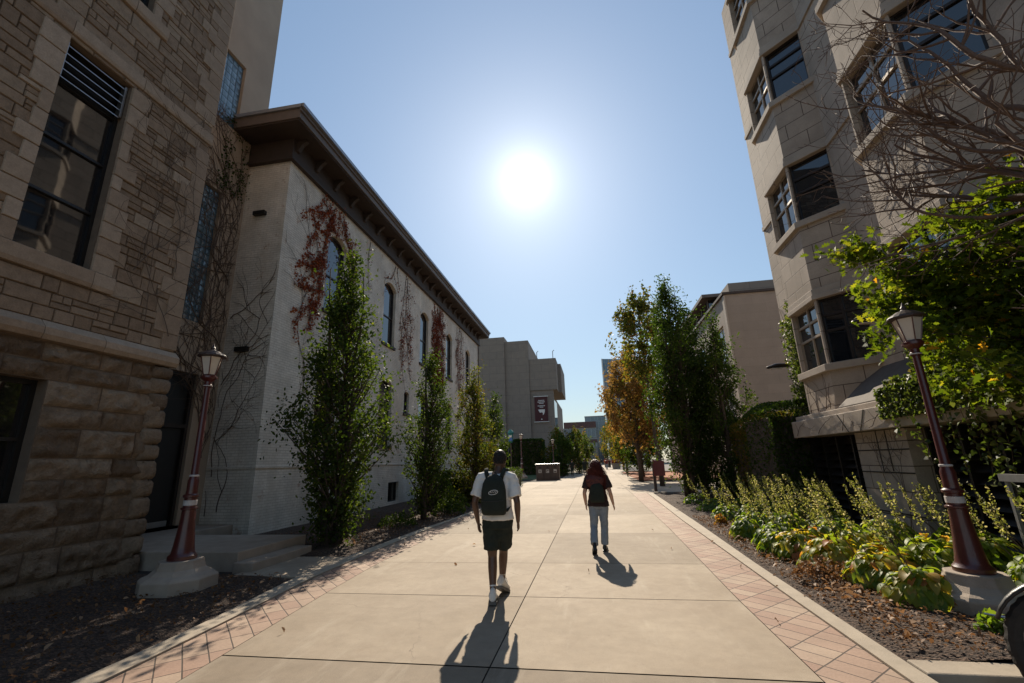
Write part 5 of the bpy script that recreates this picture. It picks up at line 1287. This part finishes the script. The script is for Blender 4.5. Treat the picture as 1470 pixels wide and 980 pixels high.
def person(label, loc, rz, J, cols, hgt, voxel=.008, hair='short', top='tee', bottom='shorts', shoes='trainer', female=False, group=None, fingers=True):
    t = thing('person', label, 'person', (0, 0, 0), 0, group); s = hgt / 1.8
    V = lambda p: Vector(p) * s
    K = {k: V(p) for k, p in J.items()}
    sw = .19 if not female else .165
    mb = MB()
    # torso
    hip, ch = K['pelvis'], K['chest']
    tor = []
    prof = [(-.08, .155, .11), (.0, .165, .115), (.10, .15, .105), (.2, .14, .10), (.32, .158, .11), (.42, .17, .11), (.50, .165, .095), (.55, .12, .075)] if not female else \
           [(-.08, .165, .12), (.0, .175, .125), (.10, .155, .11), (.2, .135, .10), (.32, .148, .12), (.42, .15, .11), (.50, .145, .09), (.55, .10, .07)]
    for (z, rx, ry) in prof:
        f = z / .5; c = hip.lerp(ch, max(0, f) if f <= 1 else 1); tor.append((hip.z + z * s if f < 0 else (hip.z + (ch.z - hip.z) * f), c.x, c.y, rx * s, ry * s))
    mb.loft(tor, 22)
    mb.blob([ch + V((0, 0, .02)), K['neck'], K['head'] + V((0, -.02, -.07))], [.075 * s, .058 * s, .054 * s], 14)
    T = head(mb, K['head'], s * 1.12, cols.get('pitch', .25), cols.get('yaw', 0))
    for sd, n in ((-1, 'L'), (1, 'R')):
        sh = K['sh' + n]; el = K['el' + n]; wr = K['wr' + n]
        mb.blob([ch + V((sd * .06, 0, .0)), sh, sh.lerp(el, .4), el, el.lerp(wr, .3), wr], [.07 * s, .062 * s, .05 * s, .040 * s, .041 * s, .025 * s], 14)
        if fingers: hand(mb, wr, (wr - el) + V((0, .02, -.05)), sd, s * (.95 if female else 1))
        else: mb.blob([wr, wr + (wr - el).normalized() * .12 * s], [.035 * s, .025 * s], 8, flat=.5)
        hp = K['hp' + n]; kn = K['kn' + n]; an = K['an' + n]
        mb.blob([hp, hp.lerp(kn, .45), kn, kn.lerp(an, .3), an], [.098 * s, .082 * s, .056 * s, .057 * s, .036 * s], 16)
        ft = K['tip' + n]
        mb.blob([an, an.lerp(ft, .5) + V((0, 0, -.015)), ft], [.034 * s, .034 * s, .026 * s], 10)
    body = mb.build('body', cols['skin'], t, remesh=voxel)
    if fingers:
        for e in (-1, 1):
            mb = MB(); mb.ell(T(.031 * e, .083, .012), (.012 * s,) * 3, 8); mb.build('eye', 'eye_white', body, smooth=True)
        mb = MB(); mb.blob([T(-.02, .088, -.058), T(0, .094, -.056), T(.02, .088, -.058)], [.005 * s, .007 * s, .005 * s], 8); mb.build('mouth', 'lip', body, smooth=True)
    # top
    g = .020 * s; mb = MB(); lo = []
    for i, (z, cx, cy, rx, ry) in enumerate(tor):
        if z < hip.z + (-.02 if top == 'tee' else .0) * s: continue
        fl = 1.12 if i < 4 else 1.0
        lo.append((z, cx, cy, rx * fl + g * 1.2, ry * fl + g))
    hem = .0 if top == 'tee' else .06
    lo = [(lo[0][0] - hem * s, lo[0][1], lo[0][2], lo[0][3] * 1.03, lo[0][4] * 1.05)] + lo
    lo[-1] = (lo[-1][0], lo[-1][1], lo[-1][2], .105 * s, .078 * s); mb.loft(lo, 26)
    for sd, n in ((-1, 'L'), (1, 'R')):
        sh = K['sh' + n]; el = K['el' + n]
        e2 = sh.lerp(el, .78 if not female else .7)
        P = [ch + V((sd * .05, 0, .015)), sh + V((sd * .0, 0, .006)), sh.lerp(el, .35), e2]
        mb.tube(P, [.08 * s, .084 * s, .082 * s, .084 * s], 18)
        # folds
    tp = mb.build('shirt', cols['top'], t, remesh=max(voxel, .009))
    if fingers:
        tx = bpy.data.textures.new('cloth', 'CLOUDS'); tx.noise_scale = .11
        dm = tp.modifiers.new('fold', 'DISPLACE'); dm.texture = tx; dm.strength = .034; dm.mid_level = .5; dm.texture_coords = 'LOCAL'
    # bottoms
    mb = MB(); zt = hip.z + .07 * s
    mb.loft([(hip.z - .10 * s, hip.x, hip.y, .17 * s, .128 * s), (hip.z, hip.x, hip.y, .185 * s, .135 * s), (zt, hip.x, hip.y, .17 * s, .125 * s)], 22)
    for sd, n in ((-1, 'L'), (1, 'R')):
        hp = K['hp' + n]; kn = K['kn' + n]; an = K['an' + n]
        if bottom == 'shorts':
            e = hp.lerp(kn, .80); mb.tube([hp + V((0, 0, .03)), hp.lerp(kn, .3), e], [.112 * s, .112 * s, .108 * s], 18)
        else:
            e = kn.lerp(an, .92 if female else .85); mb.tube([hp + V((0, 0, .03)), hp.lerp(kn, .4), kn, kn.lerp(an, .4), e], [.115 * s, .10 * s, .076 * s, .074 * s, .078 * s], 18)
    bt = mb.build('shorts' if bottom == 'shorts' else 'jeans', cols['bottom'], t, remesh=max(voxel, .009))
    if fingers:
        tx = bpy.data.textures.new('cloth2', 'CLOUDS'); tx.noise_scale = .09
        dm = bt.modifiers.new('fold', 'DISPLACE'); dm.texture = tx; dm.strength = .026; dm.mid_level = .5; dm.texture_coords = 'LOCAL'
    # hair
    hc = K['head']
    if hair == 'short':
        mb = MB(); mb.ell(T(0, -.018, .016), (.086 * s, .108 * s, .108 * s), 18)
        h = mb.build('hair', cols['hair'], t, remesh=.006 if fingers else .02)
        if fingers:
            tx = bpy.data.textures.new('curl', 'CLOUDS'); tx.noise_scale = .018
            dm = h.modifiers.new('c', 'DISPLACE'); dm.texture = tx; dm.strength = .022; dm.texture_coords = 'LOCAL'
    else:
        mb = MB(); mb.ell(T(0, -.012, .022), (.108 * s, .122 * s, .118 * s), 16)
        z0 = hc.z
        mb.loft([(z0 - .44 * s, hc.x - .03 * s, ch.y - .135 * s, .09 * s, .025 * s), (z0 - .36 * s, hc.x - .04 * s, ch.y - .125 * s, .165 * s, .055 * s), (z0 - .24 * s, hc.x - .03 * s, ch.y - .10 * s, .19 * s, .075 * s), (z0 - .10 * s, hc.x - .01 * s, hc.y - .055 * s, .15 * s, .09 * s), (z0 + .02 * s, hc.x, hc.y - .03 * s, .105 * s, .095 * s)], 22)
        g_ = random.Random(4)
        if fingers:
            for k in range(46):
                a = g_.uniform(-1, 1); b = hc + V((a * .09, -.075 + .03 * a * a, .03)); pts = []
                for i in range(9):
                    f = i / 8; pts.append(b + V((a * .10 * f + .022 * math.sin(f * 9 + k), -.055 * math.sin(f * PI) - .05 * f, -.47 * f * g_.uniform(.93, 1.0))))
                mb.tube(pts, [.016 * s] * 7 + [.012 * s, .006 * s], 7)
        hr = mb.build('hair', cols['hair'], t, remesh=.007 if fingers else .02)
        if fingers:
            tx = bpy.data.textures.new('wave', 'CLOUDS'); tx.noise_scale = .035
            dm = hr.modifiers.new('w', 'DISPLACE'); dm.texture = tx; dm.strength = .035; dm.texture_coords = 'LOCAL'
            mb = MB()
            for k in range(420):
                a = g_.uniform(-1, 1); up = g_.uniform(-.10, .10); b = hc + V((a * .098, -.02 - .085 * math.sqrt(max(0, 1 - a * a)), up)); pts = []; ln = g_.uniform(.2, .55); ph = g_.uniform(0, 6)
                for i in range(9):
                    f = i / 8; pts.append(b + V((a * .15 * f + .02 * math.sin(f * 8 + ph), -.05 * math.sin(f * PI) - .045 * f + .016 * math.cos(f * 9 + ph), -ln * f + .02 * math.sin(f * 3))))
                mb.tube(pts, [.0035 * s] * 7 + [.0025 * s, .001 * s], 4)
            mb.build('strands', cols['hair'], hr)
    # feet
    for sd, n in ((-1, 'L'), (1, 'R')):
        an = K['an' + n]; ft = K['tip' + n]; d = ft - an; yaw = math.atan2(-d.x, d.y); pit = math.atan2(d.z + .058 * s, math.hypot(d.x, d.y))
        if fingers and bottom == 'shorts':
            kn = K['kn' + n]; mb = MB(); u = (kn - an).normalized(); mb.tube([an - u * .01, an + u * .05 * s, an + u * .085 * s, an + u * .09 * s], [.036 * s, .037 * s, .043 * s, .040 * s], 16); mb.build('sock', 'white_cotton', t, smooth=True)
        foot_shoe(t, an, yaw, pit, cols['shoe'], 'sole_grey' if shoes == 'trainer' else 'black_plastic', s * (1.2 if shoes == 'trainer' and fingers else 1.0), 'shoe', 'sole_grey' if fingers and shoes == 'trainer' else None)
    t.location = loc; t.rotation_euler = (0, 0, rz)
    return t

JM = dict(pelvis=(.0, .05, .93), chest=(.01, .02, 1.43), neck=(.02, .05, 1.50), head=(.035, .11, 1.655), shL=(-.19, .02, 1.43), shR=(.205, .02, 1.42),
          elL=(-.275, -.04, 1.15), elR=(.272, -.04, 1.14), wrL=(-.25, .04, .90), wrR=(.255, .09, .90),
          hpL=(-.085, .05, .90), hpR=(.085, .05, .90), knL=(-.075, .06, .50), knR=(.03, .24, .53), anL=(-.055, -.04, .114), anR=(-.01, .32, .175),
          tipL=(-.075, .09, .04), tipR=(.01, .46, .06))
MAN = person('man walking away in white T-shirt, black shorts and white trainers with a backpack', (-1.27, 5.98, 0), 0, JM,
             dict(skin='skin_dark', top='white_cotton', bottom='black_cotton', hair='black_hair', shoe='white_paint', pitch=.35), 1.83)
def backpack(label, loc, c, w, h, d, mat, logo=True, name='backpack', strap=True):
    t = thing(name, label, 'backpack', (0, 0, 0)); x, y, z = c
    mb = MB(); lv = []
    for f, a, b in ((0, .80, .7), (.03, .93, .9), (.12, 1, 1), (.35, 1, 1), (.6, .97, .98), (.78, .86, .9), (.88, .70, .78), (.95, .48, .58), (1, .2, .3)):
        lv.append((z + h * f, x, y - d / 2 * b, w / 2 * a, d / 2 * b))
    mb.loft(lv, 28, 2.7); b = mb.build('bag', mat, t, smooth=True)
    if logo:
        mb = MB(); P = lambda q, s=1: (x + .010 + .058 * s * math.cos(q), y - d * 1.0 + .004, z + h * .56 + .026 * s * math.sin(q) + .008 * math.cos(q))
        mb.tube([P(2 * PI * k / 24) for k in range(25)], .0035, 5)
        mb.tube([(x + .010 + .012 * k - .042, y - d * 1.0 + .003, z + h * .56 + (.010 if k % 2 else -.010) + .001 * k) for k in range(8)], .0035, 5)
        mb.build('logo', 'white_cotton', b)
        mb = MB(); mb.tube([(x - w * .42, y - d * .93, z + h * .36), (x - w * .2, y - d * 1.01, z + h * .345), (x + w * .2, y - d * 1.01, z + h * .345), (x + w * .42, y - d * .93, z + h * .36)], .004, 5); mb.build('pocket_zip', 'black_plastic', b)
    for e in (-1, 1):
        if not strap: break
        mb = MB(); mb.tube([(x + e * w * .26, y - .015, z + h * .86), (x + e * w * .34, y + .0, z + h * 1.04), (x + e * w * .40, y + .06, z + h * 1.14), (x + e * w * .42, y + .14, z + h * 1.12), (x + e * w * .42, y + .22, z + h * .95), (x + e * w * .44, y + .235, z + h * .6), (x + e * w * .52, y + .12, z + h * .2), (x + e * w * .46, y - .02, z + h * .08)], .028, 10, flat=.3, flatdir=(1, 0, 0))
        mb.build('strap', mat, t, smooth=True)
    mb = MB(); mb.tube([(x - .03, y - .03, z + h * .96), (x - .02, y - .03, z + h * 1.05), (x + .02, y - .03, z + h * 1.05), (x + .03, y - .03, z + h * .96)], .006, 6); mb.build('grab_loop', mat, t)
    t.location = loc; return t
backpack('black backpack with an oval white scribbled logo worn by the man in white', (-1.27, 5.98, 0), (.0, -.08, 1.02), .32, .49, .16, 'black_cotton')
JW = dict(pelvis=(.03, .05, .93), chest=(.03, .04, 1.40), neck=(.03, .06, 1.50), head=(.03, .085, 1.655), shL=(-.15, .04, 1.42), shR=(.215, .04, 1.41),
          elL=(-.235, -.01, 1.13), elR=(.285, -.03, 1.14), wrL=(-.22, .08, .90), wrR=(.335, .05, .90),
          hpL=(-.06, .05, .90), hpR=(.12, .05, .90), knL=(-.085, .02, .50), knR=(.125, .12, .50), anL=(-.10, -.26, .16), anR=(.10, .13, .095),
          tipL=(-.11, -.15, .045), tipR=(.12, .26, .04))
WOM = person('woman with long wavy red hair, dark T-shirt and light jeans walking away', (.0, 9.12, 0), 0, JW,
             dict(skin='skin_light', top='maroon_shirt', bottom='denim', hair='red_hair', shoe='black_plastic', pitch=.2), 1.66, hair='long', top='long', bottom='jeans', shoes='flat', female=True)
backpack('small dark backpack half hidden under the red hair of the woman', (.0, 9.12, 0), (.02, -.055, .88), .27, .36, .12, 'black_cotton', False, strap=False)

# distant walkers
def walker(label, x, y, rz, hgt, top, bottom, hair, seed, shorts=False):
    g = random.Random(seed); a = g.uniform(.05, .2) * g.choice((-1, 1))
    J = dict(pelvis=(0, 0, .93), chest=(0, .01, 1.43), neck=(0, .03, 1.52), head=(0, .05, 1.68), shL=(-.19, 0, 1.42), shR=(.19, 0, 1.42), elL=(-.25, -a * .5, 1.15), elR=(.25, a * .5, 1.15),
             wrL=(-.25, a, .92), wrR=(.25, -a + .05, .92), hpL=(-.085, 0, .9), hpR=(.085, 0, .9), knL=(-.09, a * .9 + .05, .5), knR=(.09, -a * .6 + .05, .5), anL=(-.09, a * 1.3, .1), anR=(.09, -a * 1.3, .12),
             tipL=(-.09, a * 1.3 + .13, .04), tipR=(.09, -a * 1.3 + .13, .05))
    person(label, (x, y, 0), rz, J, dict(skin=g.choice(('skin_light', 'skin_dark')), top=top, bottom=bottom, hair=hair, shoe='black_plastic', pitch=.1), hgt, .022, bottom='shorts' if shorts else 'jeans', shoes='flat', group='people far down the walk', fingers=False)
W = [('distant walker in dark clothes at the left edge of the walk by the clipped tree', -2.35, 51, 0, 1.75, 'black_cotton', 'black_cotton', 'black_hair'),
     ('distant walker in a black top and dark shorts left of the red-haired woman', -1.0, 52, 3.1, 1.78, 'black_cotton', 'black_cotton', 'black_hair'),
     ('distant walker in a pale top directly behind the black-topped one', -.55, 62, 0, 1.7, 'white_cotton', 'denim', 'black_hair'),
     ('distant walker in a maroon top left of the pale-topped one', -1.6, 64, 3.1, 1.7, 'maroon_shirt', 'denim', 'red_hair'),
     ('distant walker in a denim-blue top in the middle of the crowd', -.1, 75, 0, 1.72, 'denim', 'black_cotton', 'black_hair'),
     ('distant walker in a white top at the back of the crowd', .8, 92, 3.1, 1.75, 'white_cotton', 'black_cotton', 'black_hair'),
     ('distant walker in a red-brown top right of the red-haired woman', 2.1, 79, 3.1, 1.8, 'red_paint', 'denim', 'black_hair'),
     ('farthest tiny walker in dark clothes at the end of the walk', 1.9, 118, 0, 1.75, 'black_cotton', 'denim', 'black_hair'),
     ('distant walker in dark clothes near the square planters', 3.2, 98, 0, 1.7, 'maroon_shirt', 'black_cotton', 'red_hair')]
for i, (lb, x, y, rz, h, tp, bt, hr) in enumerate(W): walker(lb, x, y, rz, h, tp, bt, hr, i, i == 1)

# ================================================================== STREET FURNITURE
t = thing('litter_bin', 'brown three-door recycling and litter bin cabinet beside the walk', 'litter bin', (-4.26, 43.4, 0))
mb = MB(); mb.box(-5.33, -3.18, 43, 43.8, -.02, 1.34); mb.build('cabinet', 'bin_brown', t, bevel=.03)
mb = MB(); mb.box(-5.4, -3.12, 42.93, 43.87, 1.342, 1.44); mb.build('top', 'steel', t, bevel=.03)
for k in range(3):
    x = -5.27 + k * .70
    mb = MB(); mb.box(x, x + .64, 42.965, 42.998, .08, 1.28); d = mb.build('door', 'bin_brown', t, bevel=.01)
    mb = MB(); mb.rings([[(x + .32 + .11 * math.cos(a), yy, 1.12 + .07 * math.sin(a)) for a in (2 * PI * q / 16 for q in range(16))] for yy in (42.955, 42.964)]); mb.build('opening', 'black_plastic', d)
    mb = MB(); mb.box(x + .18, x + .46, 42.955, 42.964, .62, .92); lb = mb.build('sign', 'lamp_band', d)
    mb = MB()
    if k == 0: mb.box(x + .27, x + .37, 42.948, 42.954, .68, .86)
    elif k == 1: mb.box(x + .22, x + .42, 42.948, 42.954, .80, .86); mb.box(x + .22, x + .28, 42.948, 42.954, .68, .79)
    else: mb.box(x + .22, x + .42, 42.948, 42.954, .66, .76)
    mb.build('symbol', 'bin_brown', lb)

t = thing('help_point', 'green and blue help point lantern on a pole left of the far street lamp', 'help point', (-8.3, 46.8, 0))
mb = MB(); mb.lathe([(.12, 0), (.12, .3), (.06, .35), (.055, 3.6)], (-8.3, 46.8), 12); mb.build('pole', 'bin_brown', t)
mb = MB(); mb.lathe([(.14, 3.6), (.24, 3.72), (.27, 4.5), (.36, 4.55), (.3, 4.75), (.08, 4.95)], (-8.3, 46.8), 8); h_ = mb.build('lantern', 'teal_paint', t)
mb = MB(); mb.box(-8.48, -8.12, 46.50, 46.53, 3.75, 4.1); mb.build('panel', 'sign_blue', h_)
mb = MB(); mb.box(-8.45, -8.15, 46.50, 46.53, 4.14, 4.34); mb.build('panel', 'white_paint', h_)
t = thing('bus_shelter', 'low dark thin-roofed shelter beyond the end of the white building', 'shelter', (-12, 48, 0))
mb = MB(); mb.box(-13.5, -9.4, 46.5, 48.5, 3.75, 4.1); mb.build('roof', 'eave_paint', t)
for x in (-13.3, -9.6):
    for y in (46.7, 48.3):
        mb = MB(); mb.box(x - .06, x + .06, y - .06, y + .06, 0, 3.74); mb.build('post', 'grey_frame', t)

t = thing('sign_post', 'maroon information panel on a square post at the corner of the right bed', 'sign', (2.96, 24.4, 0))
mb = MB(); mb.box(2.89, 3.03, 24.33, 24.47, -.02, 1.5); mb.build('post', 'lamp_dark', t, bevel=.01)
mb = MB(); mb.add([(2.93, 24.25, .78), (3.52, 24.55, .78), (3.52, 24.62, .78), (2.93, 24.32, .78), (2.93, 24.25, 1.56), (3.52, 24.55, 1.50), (3.52, 24.62, 1.50), (2.93, 24.32, 1.56)], [(0, 3, 2, 1), (4, 5, 6, 7), (0, 1, 5, 4), (1, 2, 6, 5), (2, 3, 7, 6), (3, 0, 4, 7)]); mb.build('panel', 'red_paint', t, bevel=.01)
mb = MB(); mb.box(2.95, 3.5, 24.45, 24.5, 1.57, 1.6); mb.build('top_rail', 'steel', t)

def planter(x, y, label):
    t = thing('planter', label, 'planter', (x, y, 0), 0, 'square concrete planters on the far walk'); s = .75
    mb = MB(); mb.rings([[(x - q, y - q, z), (x + q, y - q, z), (x + q, y + q, z), (x - q, y + q, z)] for q, z in ((.62, -.02), (.74, .85), (.8, .86), (.8, .98), (.7, .98), (.68, .85))]); mb.build('tub', 'cast_concrete', t)
    g = np.random.default_rng(int(x * 7 + y)); n = 500
    A = np.stack([g.uniform(x - .75, x + .75, n), g.uniform(y - .75, y + .75, n), .95 + abs(g.normal(size=n)) * .3], 1)
    leaves('flowers', 'leaf_red', t, A, .16, g.uniform(0, 1, n), OVAL, seed=int(y))
planter(3.9, 84, 'nearer square concrete planter with reddish plants at the right of the far walk')
planter(3.0, 104, 'farther square concrete planter with reddish plants at the right of the far walk')
t = thing('bench', 'low backless bench at the edge of the orange mulch', 'bench', (3.4, 47, 0))
mb = MB(); mb.box(3.0, 4.6, 46.8, 47.3, .42, .5); mb.build('seat', 'bark', t, bevel=.01)
for x in (3.2, 4.4):
    mb = MB(); mb.box(x - .05, x + .05, 46.85, 47.25, -.02, .42); mb.build('leg', 'black_frame', t)

# parked car behind the bins
t = thing('parked_car', 'dark blue car parked beyond the litter bins', 'car', (-5.4, 63, 0))
def cx_(x): return [(x, -2.15 + 65, .35), (x, -2.2 + 65, .75), (x, -1.9 + 65, .95), (x, -.9 + 65, 1.02), (x, 1.5 + 65, 1.05), (x, 2.1 + 65, .95), (x, 2.2 + 65, .6), (x, 2.15 + 65, .3)]
mb = MB(); mb.rings([cx_(-6.3), cx_(-4.6)]); mb.build('body', 'car_paint', t, bevel=.06)
mb = MB(); mb.rings([[(a, 64.05, 1.0), (a + e * .12, 64.75, 1.46), (a + e * .12, 66.0, 1.48), (a, 66.7, 1.03)] for a, e in ((-6.24, 1), (-4.66, -1))]); mb.build('window', 'blue_glass', t, bevel=.03)
for x in (-6.28, -4.62):
    for y in (63.6, 66.4):
        mb = MB(); mb.rings([[(x + e, y + .32 * math.cos(a), .32 + .32 * math.sin(a)) for a in (2 * PI * k / 18 for k in range(18))] for e in (-.1, .1)]); w = mb.build('wheel', 'rubber', t)

# terracotta bowl and hose reel by the lamp
t = thing('terracotta_bowl', 'terracotta bowl planter half cut by the frame edge below the right street lamp', 'planter', (3.72, 5.02, 0))
mb = MB(); mb.lathe([(.09, .03), (.14, .08), (.18, .14), (.185, .17), (.17, .17), (.16, .13), (.06, .09)], (3.72, 5.02), 28); mb.build('bowl', 'terracotta', t, smooth=True)
mb = MB(); mb.tube([(3.4, 5.25, .20), (3.7, 5.0, .19), (4.1, 4.8, .17)], .010, 6); mb.build('rod', 'steel', t)

# bicycle at the lower right corner: mostly outside the frame
def bicycle(label, loc, rz, steer):
    t = thing('bicycle', label, 'bicycle', (0, 0, 0))
    def wheel(cy, rot=0):
        M = Matrix.Rotation(rot, 3, 'Z'); c = Vector((0, cy, .35)); T = lambda x, y, z: c + M @ Vector((x, y, z))
        mb = MB(); rr = []
        n = 72
        for k in range(n):
            a = 2 * PI * k / n; kn = .004 if k % 2 else -.002
            rr.append([T(.042 * math.cos(b), (.308 + (.04 + (kn if math.cos(b * 1) is not None and math.sin(b) > .1 else 0)) * math.sin(b)) * math.cos(a), (.308 + (.04 + (kn if math.sin(b) > .1 else 0)) * math.sin(b)) * math.sin(a)) for b in (2 * PI * j / 10 for j in range(10))])
        rr.append(rr[0]); mb.rings(rr, cap=False); w = mb.build('tyre', 'rubber', wt)
        mb = MB(); rr = []
        for k in range(49):
            a = 2 * PI * k / 48; rr.append([T(x, r * math.cos(a), r * math.sin(a)) for x, r in ((-.016, .272), (.016, .272), (.016, .254), (0, .246), (-.016, .254))])
        mb.rings(rr, cap=False); mb.build('rim', 'steel', wt)
        mb = MB()
        for k in range(28):
            a = 2 * PI * k / 28; b = a + (.5 if k % 2 else -.5); e = .03 if k % 4 < 2 else -.03
            mb.tube([T(e, .025 * math.cos(b), .025 * math.sin(b)), T(0, .25 * math.cos(a), .25 * math.sin(a))], .0014, 4)
        mb.build('spoke', 'steel', wt)
        mb = MB(); mb.tube([T(-.06, 0, 0), T(.06, 0, 0)], .022, 12); mb.build('hub', 'steel', wt)
        return T
    wt = bpy.data.objects.new('wheel', None); C.objects.link(wt); wt.parent = t
    T = wheel(0, steer)
    # fork with curved black mudguard
    mb = MB()
    for e in (-.065, .065): mb.tube([T(e, 0, 0), T(e, -.01, .2), T(e * .9, -.06, .40), T(0, -.09, .44)], [.014, .018, .02, .022], 8)
    mb.tube([T(0, -.09, .44), T(0, -.15, .62)], .02, 10); fk = mb.build('fork', 'black_plastic', t, smooth=True)
    mb = MB(); rr = []
    for k in range(18):
        a = R(20 + k * 9); rr.append([T(x, r * math.cos(a), r * math.sin(a)) for x, r in ((-.05, .365), (-.03, .385), (.03, .385), (.05, .365), (.03, .379), (-.03, .379))])
    mb.rings(rr); mb.build('mudguard', 'black_plastic', fk, smooth=True)
    mb = MB(); mb.tube([T(-.075, 0, 0), T(.075, 0, 0)], .016, 8); mb.build('axle_bolt', 'steel', fk)
    wt = bpy.data.objects.new('wheel', None); C.objects.link(wt); wt.parent = t
    wheel(-1.05)
    A = Vector((0, -.13, .68)); B = Vector((0, -.62, .30)); D = Vector((0, -.75, .82)); E_ = Vector((0, -1.05, .35)); F = Vector((0, -.12, .60))
    mb = MB(); mb.tube([F, B], .022, 10); mb.tube([A, D], .018, 10); mb.tube([B, D], .018, 10); mb.tube([B, E_ + Vector((.05, 0, 0))], .011, 8); mb.tube([B, E_ - Vector((.05, 0, 0))], .011, 8); mb.tube([D - Vector((0, -.02, .1)), E_ + Vector((.05, 0, 0))], .009, 8); mb.tube([D - Vector((0, -.02, .1)), E_ - Vector((.05, 0, 0))], .009, 8)
    mb.tube([(0, -.12, .58), (0, -.16, .74)], .025, 10)
    mb.build('frame', 'black_plastic', t, smooth=True)
    mb = MB(); mb.tube([D, (0, -.80, .95)], .014, 8); mb.blob([(0, -.93, .97), (0, -.75, .975), (0, -.62, .965)], [.065, .05, .02], 12, flat=.4, flatdir=(1, 0, 0)); mb.build('saddle', 'black_plastic', t, smooth=True)
    mb = MB(); mb.tube([(-.33, -.28, .96), (-.2, -.17, .97), (0, -.14, .93), (.2, -.17, .97), (.33, -.28, .96)], .014, 10); mb.tube([(0, -.16, .74), (0, -.14, .93)], .016, 8); mb.build('handlebar', 'black_plastic', t, smooth=True)
    mb = MB(); mb.rings([[(x, -.62 + .085 * math.cos(a), .3 + .085 * math.sin(a)) for a in (2 * PI * k / 28 for k in range(28))] for x in (.045, .05)]); mb.tube([(.06, -.62, .3), (.065, -.52, .17)], .009, 6); mb.tube([(-.06, -.62, .3), (-.065, -.72, .43)], .009, 6); mb.build('crank', 'steel', t)
    t.location = loc; t.rotation_euler = (0, 0, rz)
    return t
bk = bicycle('black bicycle with knobbly tyre and curved mudguard cut off by the lower right corner', (3.115, 3.885, -.12), R(55), R(-4)); bk.scale = (1.25,) * 3

# ================================================================== CAMERA, SUN, SKY
cam = bpy.data.cameras.new('camera'); co = bpy.data.objects.new('camera', cam); C.objects.link(co)
Rt = (0.98446932, -0.07208135, -0.16007633); Fd = (0.17325447, 0.25172563, 0.95216443); Up = (-0.02833798, -0.96511061, 0.26030458)
M = Matrix(((Rt[0], -Rt[1], -Rt[2]), (Fd[0], -Fd[1], -Fd[2]), (Up[0], -Up[1], -Up[2]))).to_4x4()
M.translation = Vector((0, 0, 1.65)); co.matrix_world = M
cam.sensor_width = 36; cam.lens = 643 / 1470 * 36; cam.clip_end = 2000; cam.clip_start = .05
bpy.context.scene.camera = co
sl = bpy.data.lights.new('sun', 'SUN'); so = bpy.data.objects.new('sun', sl); C.objects.link(so)
sl.energy = 4.8; sl.angle = R(.53); sl.color = (1.0, .88, .71); so.rotation_euler = SUN.to_track_quat('Z', 'Y').to_euler()
w = bpy.data.worlds.new('World'); bpy.context.scene.world = w; w.use_nodes = True; nt = w.node_tree
bg = nt.nodes['Background']; sk = nt.nodes.new('ShaderNodeTexSky'); sk.sky_type = 'NISHITA'; sk.sun_disc = False
sk.sun_elevation = math.asin(SUN.z); sk.sun_rotation = math.atan2(SUN.x, SUN.y); sk.air_density = 1.5; sk.dust_density = 0.3; sk.ozone_density = 3.0; sk.altitude = 50
gm = N(nt, 'ShaderNodeGamma', i_Gamma=.62); L(nt, sk.outputs[0], gm.inputs[0])
skycol = mix(nt, 1.0, gm.outputs[0], (.93, 1.08, 1.25), 'MULTIPLY')
# circumsolar aureole of the sky itself, a function of the angle to the sun
tc = nt.nodes.new('ShaderNodeTexCoord'); dp = N(nt, 'ShaderNodeVectorMath', operation='DOT_PRODUCT')
nv = N(nt, 'ShaderNodeVectorMath', operation='NORMALIZE'); L(nt, tc.outputs['Generated'], nv.inputs[0]); L(nt, nv.outputs[0], dp.inputs[0]); dp.inputs[1].default_value = SUN
one = math_(nt, 'SUBTRACT', 1.0, dp.outputs['Value'])
th = math_(nt, 'SQRT', math_(nt, 'MAXIMUM', math_(nt, 'MULTIPLY', one, 2.0), 0.0))
g1 = math_(nt, 'MULTIPLY', math_(nt, 'EXPONENT', math_(nt, 'MULTIPLY', th, -32.0)), 7.5)
g2 = math_(nt, 'MULTIPLY', math_(nt, 'EXPONENT', math_(nt, 'MULTIPLY', th, -5.5)), 1.8)
cmb = nt.nodes.new('ShaderNodeCombineColor'); gs = math_(nt, 'ADD', g1, g2)
for k in range(3): L(nt, gs, cmb.inputs[k])
nt.links.new(mix(nt, 1.0, skycol, cmb.outputs[0], 'ADD'), bg.inputs[0]); bg.inputs[1].default_value = .12
sc = bpy.context.scene
sc.view_settings.view_transform = 'Standard'; sc.view_settings.look = 'None'; sc.view_settings.exposure = .55; sc.view_settings.gamma = 1
sc.cycles.max_bounces = 7; sc.cycles.diffuse_bounces = 3; sc.cycles.glossy_bounces = 3; sc.cycles.transmission_bounces = 4; sc.cycles.transparent_max_bounces = 4
sc.cycles.caustics_reflective = False; sc.cycles.caustics_refractive = False; sc.cycles.sample_clamp_indirect = 6
sc.cycles.use_denoising = True
